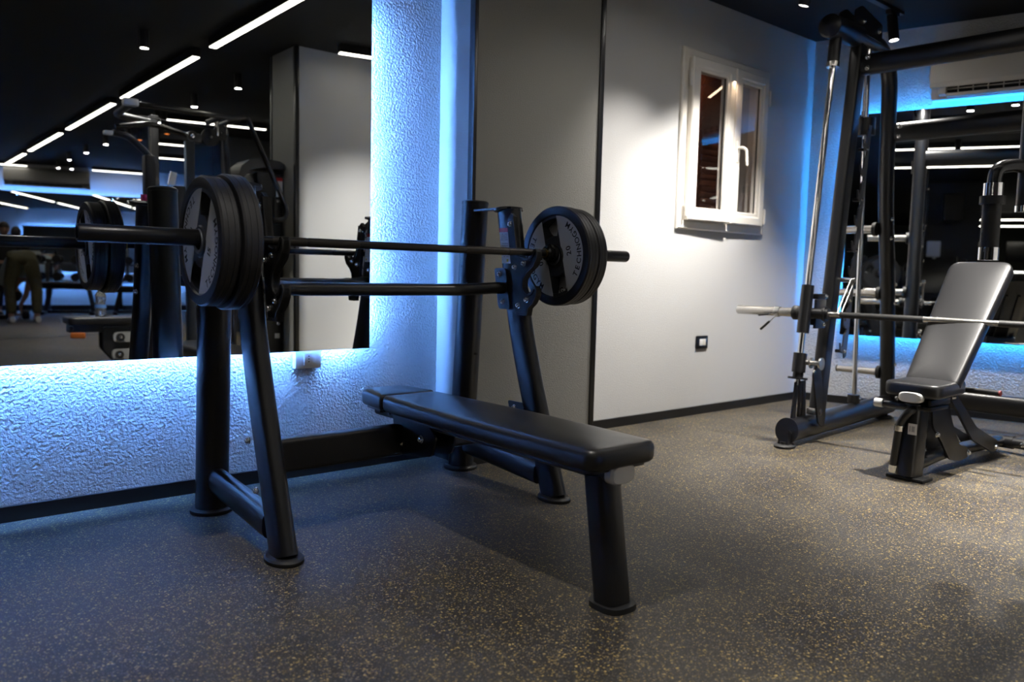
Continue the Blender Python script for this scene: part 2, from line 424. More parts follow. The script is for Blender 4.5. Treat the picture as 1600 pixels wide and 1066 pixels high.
# ------------------------------------------------------------------ window
win = struct(bpy.data.objects.new('window_1', None)); COL.objects.link(win)
def ring_frame(bm, x0, x1, z0, z1, wd_, y0, y1, bev=.006):
    """mitred frame in the XZ plane, y0 nearer the room"""
    prof = [(0, y1), (0, y0+bev), (bev, y0), (wd_*.6, y0), (wd_*.72, y0+.007), (wd_-bev, y0+.007), (wd_, y0+.012), (wd_, y1)]
    rings = []
    for ins, y in prof: rings.append([bm.verts.new(V(p)) for p in ((x0+ins, y, z0+ins), (x1-ins, y, z0+ins), (x1-ins, y, z1-ins), (x0+ins, y, z1-ins))])
    for a, b_ in zip(rings, rings[1:]+rings[:1]):
        for j in range(4): bm.faces.new((a[j], a[(j+1) % 4], b_[(j+1) % 4], b_[j]))
bm = new(); ring_frame(bm, 2.405, 3.345, 1.205, 2.315, .082, WY-.022, WY+.08, .008); finish('window_frame', bm, white_pvc, win, angle=30)
def sash(x0, x1, rot, hinge_left):
    bm = new(); ring_frame(bm, x0, x1, 1.262, 2.262, .082, WY-.052, WY+.005, .006)
    piv = V((x0 if hinge_left else x1, WY-.02, 0))
    Mr = Matrix.Translation(piv) @ Matrix.Rotation(rot, 4, 'Z') @ Matrix.Translation(-piv)
    for v in bm.verts: v.co = Mr @ v.co
    s = finish('sash', bm, white_pvc, win, angle=30)
    bm = new(); box(bm, (x0+.075, WY-.022, 1.335), (x1-.075, WY-.018, 2.19), M=Mr); finish('pane', bm, glass_m, s, smooth=False)
    bm = new(); gk = .006
    for (a, b_, c, d) in ((x0+.078, x0+.086, 1.336, 2.188), (x1-.086, x1-.078, 1.336, 2.188), (x0+.078, x1-.078, 1.336, 1.344), (x0+.078, x1-.078, 2.180, 2.188)):
        box(bm, (a, WY-.030, c), (b_, WY-.023, d), M=Mr)
    finish('gasket', bm, rubber, s, smooth=False)
    return s
s1 = sash(2.470, 2.895, R(-2.0), True); s2 = sash(2.915, 3.295, R(.8), False)
bm = new(); HX = 2.952
box(bm, (HX-.014, WY-.062, 1.66), (HX+.014, WY-.050, 1.80), .004)
tube(bm, [(HX, WY-.05, 1.755), (HX, WY-.10, 1.755), (HX+.012, WY-.118, 1.74), (HX+.022, WY-.12, 1.64)], (.010, .008), .02)
finish('handle', bm, white_pvc, s2)
for sx_, zz in ((2.452, 2.13), (2.452, 1.33), (3.318, 2.13), (3.318, 1.33)):
    bm = new(); cyl(bm, (sx_, WY-.045, zz-.045), (sx_, WY-.045, zz+.045), .009, n=12); cyl(bm, (sx_, WY-.045, zz-.052), (sx_, WY-.045, zz+.052), .006, n=10)
    finish('hinge', bm, white_pvc, win)
bm = new()
box(bm, (2.3, WY+.45, 1.1), (3.5, WY+.48, 2.4)); struct(finish('wall_outside', bm, mat('brown_outside_wall', (.10, .07, .05), .8), smooth=False))
sh = thing('window_shutter', 'red brown wooden louvre shutters standing outside behind the white window panes', 'shutter', (2.88, WY+.24, 1.2))
for sx_ in (-1, 1):
    bm = new(); x0, x1 = (-.42, -.015) if sx_ < 0 else (.015, .42)
    box(bm, (x0, 0, 0), (x0+.06, .035, 1.1), .003); box(bm, (x1-.06, 0, 0), (x1, .035, 1.1), .003)
    for z in (0, .34, .66, 1.04): box(bm, (x0+.05, 0, z), (x1-.05, .035, z+.06), .003)
    k = 0
    zz = .08
    while zz < 1.02:
        box(bm, (x0+.05, .006, zz), (x1-.05, .012, zz+.05), M=Matrix.Translation((0, .012, zz)) @ Matrix.Rotation(R(28), 4, 'X') @ Matrix.Translation((0, -.012, -zz))); zz += .042
    finish('leaf', bm, wood_red, sh)

lo_ = bpy.data.lights.new('shutter_fill_light', 'AREA'); lo_.shape = 'RECTANGLE'; lo_.size = .7; lo_.size_y = .03; lo_.energy = .15; lo_.color = (1, .72, .48)  # added fill light hidden in the window reveal, brightens the shutters
lo2 = bpy.data.objects.new('shutter_fill_light', lo_); COL.objects.link(lo2); lo2.location = (2.88, WY+.10, 2.245)
lo2.rotation_euler = V((0, .45, -1)).to_track_quat('-Z', 'X').to_euler()

# ------------------------------------------------------------------ mirrors
def mirror_thing(label, M, s0, s1, z0, z1, n_panels=2, ins=.055, led=None):
    t = thing('wall_mirror', label, 'mirror', M=M)
    wdt = (s1-s0)/n_panels
    for k in range(n_panels):
        bm = new(); box(bm, (s0+k*wdt+.0008, z0, .041), (s0+(k+1)*wdt-.0008, z1, .047)); finish('mirror_glass', bm, [mirror_m], t, smooth=False)
    bm = new(); box(bm, (s0+.10, z0+.10, 0.0), (s1-.10, z1-.10, .0405)); finish('backing_frame', bm, dark_trim, t, smooth=False)
    for (a, b_, c, d) in ((s0+ins, s1-ins, z0+ins, z0+ins+.012), (s0+ins, s1-ins, z1-ins-.012, z1-ins), (s0+ins, s0+ins+.012, z0+ins+.014, z1-ins-.014), (s1-ins-.012, s1-ins, z0+ins+.014, z1-ins-.014)):
        bm = new(); box(bm, (a, c, .028), (b_, d, .0385)); finish('led_strip', bm, led or led_m, t, smooth=False)
    return t
BM = Matrix(((-1, 0, 0, 0), (0, 0, -1, WY), (0, 1, 0, 0), (0, 0, 0, 1)))    # local (s,z,off) on back wall, s=-X
mirror_thing('large backlit wall mirror behind the left half of the bench press', BM, -.222, 3.4, .552, 2.075, 2)
mirror_thing('backlit wall mirror behind the guided barbell rack, under the air conditioner', RWM, .293, 4.2, .512, 2.079, 2, led=led_dim)
mirror_thing('distant backlit mirror at the far end, seen in the big mirror', FM, -3.2, 2.9, .55, 2.15, 4)

# ------------------------------------------------------------------ linear ceiling lights
def linear_light(p0, p1, label, zb=CEIL-.07):
    p0 = V((p0[0], p0[1], 0)); p1 = V((p1[0], p1[1], 0)); d = p1-p0; ln = d.length
    t = thing('linear_ceiling_light', label, 'ceiling light', (p0.x, p0.y, zb), math.atan2(d.y, d.x), 'linear ceiling lights')
    bm = new(); h = CEIL-zb
    box(bm, (0, -.032, .006), (ln, .032, h)); finish('housing', bm, dark_trim, t, smooth=False)
    bm = new(); box(bm, (.004, -.026, 0), (ln-.004, .026, .0062)); finish('diffuser', bm, line_m, t, smooth=False)
    return t
segs = [(-.32, -2.45), (-2.82, -5.03), (-5.40, -7.63), (-8.05, -10.33), (-10.78, -12.6)]
ordn = ['nearest', 'second', 'third', 'fourth', 'farthest']
for k, (a, b_) in enumerate(segs):
    linear_light((.655, a), (.655, b_), '%s long light bar of the diagonal row seen in the big mirror' % ordn[k])
for x, nm in ((-1.15, 'beside the big mirror row'), (-2.95, 'second to the left')):
    for k, (a, b_) in enumerate([(-.2, -3.4), (-3.8, -7.0)]):
        linear_light((x, a), (x, b_), '%s warm light bar of the %s, reflected behind the barbell rack' % (['near', 'far'][k], {'beside the big mirror row': 'upper row', 'second to the left': 'lower row'}[nm]))
ca, sa = math.cos(R(11.5)), math.sin(R(11.5))
for (x, y, ln, lb) in ((1.43, -1.88, 1.6, 'short light bar above the pale column at the top of the big mirror'),
                       (1.35, -5.93, 1.12, 'light bar crossing behind the cable machine arm'), (2.52, -5.69, 1.0, 'light bar next to the pale column, behind the bent handle'),
                       (1.85, -7.97, .45, 'upper of two short light bars between the black machine posts'), (2.25, -9.55, .55, 'lower of two short light bars between the black machine posts'),
                       (-.6, -12.95, 1.6, 'light bar left of the distant air conditioner'), (1.95, -12.35, .95, 'light bar right of the distant air conditioner')):
    linear_light((x, y), (x+ln*ca, y+ln*sa), lb)
# rectangular loop light far left
t = thing('loop_light', 'thin rectangular loop of warm light hanging far away behind the hanging grip', 'ceiling light', (-13.2, -2.6, 2.34), R(0), None)
bm = new(); bo = new()
for (a, b_, c, d) in ((0, 2.4, 0, .05), (0, 2.4, -3.6, -3.55), (0, .05, -3.55, 0), (2.35, 2.4, -3.55, 0)):
    box(bm, (a, c, 0), (b_, d, .02)); box(bo, (a, c, .02), (b_, d, .06))
finish('diffuser', bm, line_m, t, smooth=False); finish('housing', bo, dark_trim, t, smooth=False)
for x, y in ((.03, -.02), (2.37, -.02), (.03, -3.57), (2.37, -3.57)):
    bm = new(); cyl(bm, (x, y, .06), (x, y, CEIL-2.34), .003, n=6); finish('cable', bm, dark_trim, t)

# ------------------------------------------------------------------ spotlights
def spot_lamp(name, p, target, power, angle, blend=1.0, color=(1, .95, .88), size=.03):
    l = bpy.data.lights.new(name, 'SPOT'); l.energy = power; l.spot_size = R(angle); l.spot_blend = blend; l.color = color; l.shadow_soft_size = size
    o = bpy.data.objects.new(name, l); COL.objects.link(o); o.location = p
    o.rotation_euler = (V(target)-V(p)).to_track_quat('-Z', 'Y').to_euler(); return o
tk = thing('ceiling_track', 'black light track on the ceiling above the guided barbell rack', 'track', (0, .06, CEIL))
bm = new(); box(bm, (1.5, -.018, -.022), (3.72, .018, 0)); finish('rail', bm, dark_trim, tk, smooth=False)
def track_spot(x, target, label, power=60, ang=70):
    y = .06; base = V((x, y, CEIL-.022)); piv = base+V((0, 0, -.05)); d = (V(target)-piv).normalized()
    t = thing('track_spotlight', label, 'spotlight', piv, group='track spotlights')
    bm = new(); box(bm, (-.06, -.018, .024), (.06, .018, .05), .003); cyl(bm, (0, 0, -.005), (0, 0, .03), .010, n=12); finish('adapter', bm, dark_trim, t)
    M = frame((0, 0, 0), d)
    bm = new(); lathe(bm, [(.0001, -.03), (.028, -.03), (.032, -.024), (.032, .135), (.028, .135), (.028, .122), (.0001, .122)], M, 28); finish('lamp_head', bm, black, t)
    bm = new(); lathe(bm, [(.0001, .1245), (.0275, .1245), (.0275, .1225), (.0001, .1225)], M, 24); finish('lens', bm, spot_face, t)
    spot_lamp('spot_light', piv+d*.14, target, power, ang)
    return t
track_spot(1.95, (1.92, .62, 0), 'track spotlight washing the wall left of the window', 29, 92)
track_spot(2.62, (2.55, .55, .9), 'leftmost visible track spotlight at the top edge of the picture', 62, 84)
track_spot(3.60, (3.66, -.25, .2), 'track spotlight shining in front of the rack top beam', 60, 80)
def can_light(x, y, label, amber=False, h=.13, power=0, r=.034, tilt=None):
    t = thing('ceiling_can_light', label, 'downlight', (x, y, CEIL-h), group='round can downlights on the ceiling')
    bm = new(); lathe(bm, [(.0001, h), (r, h), (r, 0), (r-.005, 0), (r-.005, .012), (.0001, .012)], Matrix(), 22); finish('can', bm, dark_trim, t)
    bm = new(); lathe(bm, [(.0001, .0118), (r-.006, .0118), (r-.006, .0020), (.0001, .0020)], Matrix(), 20)
    finish('lens', bm, mat('amber_lens', (.5, .1, .02), .5, emis=(1, .25, .04), estr=.5) if amber else spot_face, t)
    if power: spot_lamp('can_spot', (x, y, CEIL-h-.01), (x, y+.001, 0) if tilt is None else tilt, power, 75)
    return t
pos = ['nearest', 'second', 'third', 'fourth', 'fifth', 'sixth', 'seventh']
for k, y in enumerate((-3.42, -4.60, -5.85, -7.1, -8.2, -9.35, -10.5)):
    can_light(1.225, y, '%s black can light of the row right of the long light bars' % pos[k], power=(40 if k in (0, 2, 4) else 0))
can_light(1.32, -11.9, 'left can light above the distant air conditioner'); can_light(1.52, -11.85, 'right can light above the distant air conditioner')
can_light(1.55, -6.6, 'upper amber tipped can light behind the cable machine arm', True); can_light(1.45, -7.4, 'lower amber tipped can light behind the cable machine arm', True)
# added ceiling cans out of frame, brightening the floor, pale column, plates and panel
for k, (x, y, pw, lb) in enumerate(((2.3, -1.1, 185, 'unseen added can light above the floor between the two benches'), (.2, -2.6, 70, 'unseen added can light above the foreground floor'), (3.0, -1.7, 115, 'unseen added can light above the right side of the floor'),
                      (1.8, -.95, 66, 'unseen added can light washing the pale column'), (-.9, -.9, 30, 'unseen added can light brightening the left weight plates'), (1.62, -.62, 6, 'unseen added can light washing the dark grey panel'))):
    can_light(x, y, lb, power=pw, tilt={3: (1.8, -2.15, .2), 5: (1.05, .5, .9)}.get(k))

# ------------------------------------------------------------------ air conditioners
def air_con(M, label, big=True):
    t = thing('air_conditioner', label, 'air conditioner', M=M)
    # local: x along wall, y up, z out of wall
    bm = new(); prof = [(0, .0), (0, .30), (.17, .30), (.20, .285), (.21, .25), (.21, .085), (.195, .06), (.17, .06), (.165, .085), (.10, .085), (.10, 0)]
    prism(bm, [(z, y) for z, y in prof], Matrix(((0, 0, 1, 0), (0, 1, 0, 0), (1, 0, 0, 0), (0, 0, 0, 1))), 1.0)
    finish('casing', bm, ac_white, t, smooth=False)
    for a_ in (.05, .905): bm = new(); box(bm, (a_, .015, .02), (a_+.045, .10, .185), .006); finish('end_cheek', bm, ac_white, t)
    bm = new(); box(bm, (.095, .02, .100), (.905, .080, .12)); finish('outlet_slot', bm, ac_dark, t, smooth=False)
    bm = new(); box(bm, (.095, .008, .10), (.905, .030, .175), .006, M=Matrix.Rotation(R(3), 4, 'X')); finish('flap', bm, ac_white, t)
    bm = new(); box(bm, (.1, .048, .13), (.9, .052, .16))
    for k in range(9): box(bm, (.16+k*.085, .03, .125), (.164+k*.085, .075, .165))
    finish('louvre', bm, ac_white, t, smooth=False)
    return t
air_con(RWM @ Matrix.Translation((.80, 2.125, 0)), 'white air conditioner high on the wall above the rack mirror')
ac_white = mat('grey_air_conditioner_plastic', (.16, .155, .15), .45)
air_con(FM @ Matrix.Translation((-.34, 2.24, 0)) @ Matrix.Diagonal((1.35, 1.1, 1, 1)), 'distant grey air conditioner seen in the top left of the big mirror')

# ------------------------------------------------------------------ sockets
t = thing('wall_socket', 'white power socket on the plaster wall under the big mirror', 'socket', (-.068, WY, .515))
bm = new(); box(bm, (-.060, -.034, -.040), (.060, 0, .040), .006); finish('faceplate', bm, white_plastic, t)
bm = new(); box(bm, (-.022, -.037, -.024), (.022, -.0335, .030), .001); finish('insert', bm, white_plastic, t)
bm = new()
for z in (-.010, .002, .014): cyl(bm, (0, -.0378, z), (0, -.0365, z), .0028, n=10)
finish('pin_hole', bm, ac_dark, t)
t = thing('wall_switch', 'small square switch with black frame on the white window wall', 'switch', (2.728, WY, .478))
bm = new(); box(bm, (-.062, -.010, -.042), (.062, 0, .042), .008); finish('frame', bm, black_gloss, t)
bm = new(); box(bm, (-.030, -.014, -.022), (.004, -.0098, .022), .002); finish('rocker', bm, white_plastic, t)
bm = new(); box(bm, (.006, -.013, -.022), (.036, -.0098, .022), .002); finish('rocker', bm, mat('cream_plastic', (.7, .68, .62), .4), t)

# ------------------------------------------------------------------ flat bench press station
bench = thing('bench_press', 'black flat bench press with two uprights, near the big mirror', 'bench', (0, 0, 0))
AX = .572
OV = oval(.036, .060, 28, 2.4)      # x half, along-normal half
def path_mix(pts, fil, seg=8): return fillet(pts, fil, seg)
for s in (-1, 1):
    X = s*AX
    up_path = path_mix([(X, -.135, .012), (X, .040, .50), (X, .112, .74), (X, .188, 1.165)], .16, 8)
    bm = new(); sweep(bm, up_path, OV, (1, 0, 0) if False else (0, 1, 0))
    # sweep with ref Y: s = Y x t ~ X axis
    u = finish('upright', bm, black, bench)
    bm = new()
    M = frame((X, .192, 1.165), (0, .17, 1), (0, 1, 0))
    prism(bm, [(p[0], p[1]) for p in oval(.068, .044, 30, 2.4)], M, .010); finish('end_cap', bm, black, u)
    bm = new(); lathe(bm, [(.0001, 0), (.068, 0), (.070, .004), (.070, .012), (.064, .018), (.045, .020), (.0001, .020)], Matrix.Translation((X, -.135, 0)) @ Matrix.Diagonal((.82, 1.1, 1, 1)), 36)
    finish('foot', bm, rubber, bench)
    # rear post
    bm = new(); sweep(bm, [(X, .500, .012), (X, .425, 1.205)], oval(.058, .058, 32), (0, 1, 0)); rp = finish('rear_post', bm, black, bench)
    bm = new(); lathe(bm, [(.0001, 0), (.0595, 0), (.0595, .012), (.052, .018), (.0001, .020)], frame((X, .425, 1.203), (0, -.063, 1), (0, 1, 0)), 32); finish('end_cap', bm, black, rp)
    bm = new(); lathe(bm, [(.0001, 0), (.074, 0), (.077, .004), (.077, .013), (.070, .019), (.0001, .020)], Matrix.Translation((X, .500, 0)), 36); finish('foot', bm, rubber, bench)
    bm = new(); cyl(bm, (X, .455-.0585, .80-.26), (X, .455-.052, .80-.26), .006, n=12); cyl(bm, (X-s*.0585, .44, .93), (X-s*.05, .44, .93), .006, n=12)
    finish('plug_hole', bm, ac_dark, rp, smooth=False)
    # lower side beam post -> upright
    bm = new(); sweep(bm, [(X, .470, .128), (X, -.045, .092)], oval(.033, .047, 24, 2.8), (0, 0, 1)); finish('side_beam', bm, black, bench)
    # top bracket strip linking upright and rear post
    bm = new(); prism(bm, [(.42, 1.170), (.13, 1.170), (.13, 1.178), (.42, 1.178)], YZ(X-s*.02-.02), .040); finish('top_strap', bm, black, bench, smooth=False)
    # hook plate
    hp = [(.135, 1.128), (.116, 1.150), (.094, 1.135), (.082, 1.075), (.068, 1.000), (.046, .972), (.012, .964), (-.010, .966), (-.026, .980), (-.036, 1.000), (-.048, 1.004),
          (-.058, .992), (-.056, .965), (-.040, .935), (.002, .905), (.020, .880), (.024, .850), (.014, .832), (-.006, .822), (-.026, .832), (-.038, .852), (-.050, .856),
          (-.062, .842), (-.058, .815), (-.038, .785), (-.012, .765), (-.006, .735), (.062, .735), (.085, .80)]
    xi = X-s*.004
    side = X-s*.040 if s > 0 else X+.040
    pX = X-.036-.016 if s > 0 else X+.036
    bm = new(); prism(bm, hp, YZ(pX), .016)
    fl_ = finish('bar_hook', bm, mat('blackened_hook_steel', (.014, .014, .015), .3), bench, angle=25)
    bm = new()   # thick rubber lining following the front edge
    edge = hp[2:28]; rings = []
    inn = inset_poly(hp, .010)[2:28]
    a0 = [bm.verts.new(V((pX-.006, y, z))) for y, z in edge]; a1 = [bm.verts.new(V((pX+.022, y, z))) for y, z in edge]
    b0 = [bm.verts.new(V((pX-.006, y, z))) for y, z in inn]; b1 = [bm.verts.new(V((pX+.022, y, z))) for y, z in inn]
    for i in range(len(edge)-1):
        bm.faces.new((a0[i], a0[i+1], a1[i+1], a1[i])); bm.faces.new((b0[i], b0[i+1], b1[i+1], b1[i]))
        bm.faces.new((a0[i], a0[i+1], b0[i+1], b0[i])); bm.faces.new((a1[i], a1[i+1], b1[i+1], b1[i]))
    bm.faces.new((a0[0], a1[0], b1[0], b0[0])); bm.faces.new((a0[-1], a1[-1], b1[-1], b0[-1]))
    finish('hook_lining', bm, rubber, fl_, angle=50)
    for (y, z) in ((.112, 1.105), (.022, .945), (.078, .930), (.000, .800), (.050, .775)):
        bolt(bench, (pX-.001, y, z), (-1, 0, 0)); bolt(bench, (pX+.017, y, z), (1, 0, 0), .8)
    # crossbar end plate on the inner side of the upright
    ip = X-s*.037
    bm = new(); prism(bm, round_poly([(.115, .755), (.190, .755), (.225, .925), (.150, .925)], .015), YZ(ip-(.008 if s > 0 else 0)), .008); finish('mounting_plate', bm, black, bench)
    for (y, z) in ((.185, .900), (.160, .785)): bolt(bench, (ip-s*.008, y, z), (-s, 0, 0)); bolt(bench, (X+s*.036, y, z), (s, 0, 0))
    # lower cross beam end plate
    bm = new(); prism(bm, round_poly([(-.045, .175), (.055, .175), (.115, .375), (.020, .375)], .012), YZ(ip-(.008 if s > 0 else 0)), .008); finish('mounting_plate', bm, black, bench)
    for (y, z) in ((.070, .350), (.005, .200)): bolt(bench, (ip-s*.008, y, z), (-s, 0, 0)); bolt(bench, (X+s*.036, y-.02, z), (s, 0, 0))
# instruction label on the right upright and left one
for X in (AX,):
    for nm, z0, z1, mm in (('warning_label', .945, 1.075, label_white), ('red_label_band', 1.075, 1.092, red_ink)):
        bm = new(); n = 8
        pr = [(-.0368, .02), (-.0368, -.02)]
        y0, y1 = .135+(z0-.92)*.17, .135+(z1-.92)*.17
        q = [(X-.0372, y0-.012, z0), (X-.0372, y0+.044, z0), (X-.0372, y1+.044, z1), (X-.0372, y1-.012, z1)]
        vs = [bm.verts.new(V(p)) for p in q]; vs2 = [bm.verts.new(V(p)+V((.0006, 0, 0))) for p in q]
        bm.faces.new(vs); bm.faces.new(vs2)
        for i in range(4): bm.faces.new((vs[i], vs[(i+1) % 4], vs2[(i+1) % 4], vs2[i]))
        lab = finish(nm, bm, mm, bench, smooth=False)
        if nm == 'warning_label':
            bm = new()
            for k in range(13):
                z = z1-.010-k*.0078
                if k in (4,): continue
                y = .135+(z-.92)*.17
                for a, b_ in ((-.008, .012+.003*((k*7) % 4)), (.018, .030+.003*((k*5) % 4))):
                    v_ = [bm.verts.new(V((X-.0376, y+a, z))), bm.verts.new(V((X-.0376, y+b_, z))), bm.verts.new(V((X-.0376, y+b_, z+.003))), bm.verts.new(V((X-.0376, y+a, z+.003)))]
                    bm.faces.new(v_)
            finish('small_print', bm, label_grey, lab, smooth=False)
            bm = new(); y = .135+(.955-.92)*.17
            bm.faces.new([bm.verts.new(V((X-.0377, y+a, .952+c))) for a, c in ((0, 0), (.012, 0), (.012, .011), (0, .011))]); finish('yellow_mark', bm, yellow_ink, lab, smooth=False)
# lower cross beam
bm = new(); sweep(bm, [(-AX+.045, .050, .288), (AX-.045, .050, .288)], round_poly([(-.03, -.056), (.03, -.056), (.03, .056), (-.03, .056)], .016, 4), (0, 0, 1)); finish('cross_beam', bm, black, bench)
# upper bowed cross bar
bm = new(); tube(bm, [(-AX+.04, .165, .842), (-.49, .175, .842), (-.36, .235, .832), (.37, .235, .832), (.49, .175, .842), (AX-.04, .165, .842)], .0245, .06, 20, seg=7); finish('cross_bar', bm, black, bench)
# centre bracket, rail and leg
bm = new()
for xx in (-.046, .038): prism(bm, round_poly([(-.19, .335), (-.165, .262), (.010, .236), (.082, .236), (.086, .350), (.10, .385), (-.10, .395)], .02), YZ(xx), .008)
finish('bracket', bm, black, bench)
for y, z in ((-.105, .315), (.030, .275)): bolt(bench, (-.047, y, z), (-1, 0, 0), 1.15); bolt(bench, (.047, y, z), (1, 0, 0), 1.15)
bm = new(); sweep(bm, [(0, .235, .372), (0, -.985, .372)], oval(.040, .024, 24, 3), (0, 0, 1)); finish('seat_rail', bm, black, bench)
bm = new(); sweep(bm, [(0, -.985, .374), (0, -.990, .374), (0, -1.006, .374), (0, -1.013, .374)], oval(.047, .026, 28, 3.2), (0, 0, 1), scales=[1.02, 1.04, 1.04, .88]); finish('rail_end_cap', bm, alu, bench)
bm = new(); sweep(bm, [(0, -.985, .012), (0, -.932, .36)], oval(.045, .040, 28, 3.6), (0, 1, 0)); finish('front_leg', bm, black, bench)
bm = new(); prism(bm, oval(.056, .060, 32, 3), Matrix.Translation((0, -.986, 0)), .016); finish('foot', bm, rubber, bench)
# pads
pad = round_poly([(-.130, -1.025), (.130, -1.025), (.150, -.55), (.124, .058), (-.116, .058), (-.146, -.55)], [.045, .045, .3, .02, .02, .3], 6)
bm = new(); cushion(bm, pad, .058, .020, .005, Matrix.Translation((0, 0, .397))); finish('bench_pad', bm, vinyl, bench, angle=60)
hd = round_poly([(-.116, .066), (.126, .066), (.105, .262), (-.095, .262)], [.012, .012, .05, .05], 6)
bm = new(); cushion(bm, hd, .058, .016, .004, Matrix.Translation((0, 0, .397))); finish('headrest', bm, vinyl, bench, angle=60)
bm = new(); prism(bm, inset_poly(pad, .025), Matrix.Translation((0, 0, .386)), .012); prism(bm, inset_poly(hd, .02), Matrix.Translation((0, 0, .386)), .012); finish('pad_board', bm, black, bench)

# ------------------------------------------------------------------ barbell on the hooks
BZ = .99
bar = thing('barbell', 'long black olympic barbell resting on the hooks of the bench press', 'barbell', (0, 0, BZ))
XR = Matrix(((0, 0, 1, 0), (1, 0, 0, 0), (0, 1, 0, 0), (0, 0, 0, 1)))     # local z -> world X
bm = new(); cyl(bm, (-.655, 0, 0), (.655, 0, 0), .0140, n=24); finish('shaft', bm, dark_steel, bar)
for a, b_ in ((-.555, -.437), (-.428, -.245), (.205, .405), (.414, .555)):
    bm = new(); lathe(bm, [(.0138, a), (.0148, a+.001), (.0148, b_-.001), (.0138, b_)], XR, 24); finish('knurled_grip', bm, grip_steel, bar)
for s in (-1, 1):
    Ms = XR @ Matrix.Diagonal((1, 1, s, 1))
    bm = new(); lathe(bm, [(.0001, .655), (.0235, .655), (.0250, .657), (.0250, 1.096), (.0235, 1.1), (.018, 1.1), (.017, 1.094), (.0001, 1.094)], Ms, 32); sl = finish('sleeve', bm, dark_steel, bar)
    bm = new(); lathe(bm, [(.0142, .612), (.024, .612), (.030, .618), (.030, .634), (.038, .636), (.038, .655), (.0142, .655)], Ms, 32); finish('collar', bm, black_gloss, sl)
    bm = new(); lathe(bm, [(.0142, .605), (.0185, .605), (.0185, .612), (.0142, .612)], Ms, 24); finish('brass_ring', bm, mat('brass', (.55, .35, .12), .3, 1.), sl)

# ------------------------------------------------------------------ weight plates
def plate_mesh(Rp, th, number):
    """local z is the face the photo shows; centre at origin"""
    NA = 96; k = Rp/.205
    radii = [.0262, .047*k, .052*k, .083*k, .120*k, .155*k, .166*k, .170*k, .185*k, .200*k, Rp]
    H = th/2
    def hz(i): return [H, H, H-.005, H-.006, H-.006, H-.006, H-.006, H-.0005, H, H-.001, H-.007][i]
    def in_win(i, j):
        if i not in (3, 4): return False
        a = (j+.5)/NA*360; return min(abs(a-90), abs(a-270)) < 24
    bm = new(); F = []; Bk = []
    for i, r in enumerate(radii):
        F.append([bm.verts.new((r*math.cos(2*PI*j/NA), r*math.sin(2*PI*j/NA), hz(i))) for j in range(NA)])
        Bk.append([bm.verts.new((r*math.cos(2*PI*j/NA), r*math.sin(2*PI*j/NA), -hz(i))) for j in range(NA)])
    n = len(radii)
    for i in range(n-1):
        for j in range(NA):
            q = (j+1) % NA
            if in_win(i, j):
                continue
            f = bm.faces.new((F[i][j], F[i+1][j], F[i+1][q], F[i][q])); g = bm.faces.new((Bk[i][j], Bk[i][q], Bk[i+1][q], Bk[i+1][j]))
            mi = 1 if 2 <= i <= 5 else 0
            f.material_index = g.material_index = mi
            # walls to window cells
            for (ni, nj, A, B_) in ((i+1, j, (i+1, j), (i+1, q)), (i-1, j, (i, j), (i, q)), (i, (j-1) % NA, (i, j), (i+1, j)), (i, q, (i, q), (i+1, q))):
                if 0 <= ni < n-1 and in_win(ni, nj):
                    w_ = bm.faces.new((F[A[0]][A[1]], F[B_[0]][B_[1]], Bk[B_[0]][B_[1]], Bk[A[0]][A[1]])); w_.material_index = 1
    for j in range(NA):
        q = (j+1) % NA
        bm.faces.new((F[0][j], F[0][q], Bk[0][q], Bk[0][j]))
    # thread-like edge: two grooves on the tread
    es = [(Rp, H-.007), (Rp, H*.36), (Rp-.0012, H*.33), (Rp, H*.30), (Rp, -H*.30), (Rp-.0012, -H*.33), (Rp, -H*.36), (Rp, -(H-.007))]
    rows = [F[-1]]+[[bm.verts.new((r*math.cos(2*PI*j/NA), r*math.sin(2*PI*j/NA), z)) for j in range(NA)] for r, z in es[1:-1]]+[Bk[-1]]
    for a, b_ in zip(rows, rows[1:]):
        for j in range(NA): bm.faces.new((a[j], a[(j+1) % NA], b_[(j+1) % NA], b_[j]))
    return bm, k, H
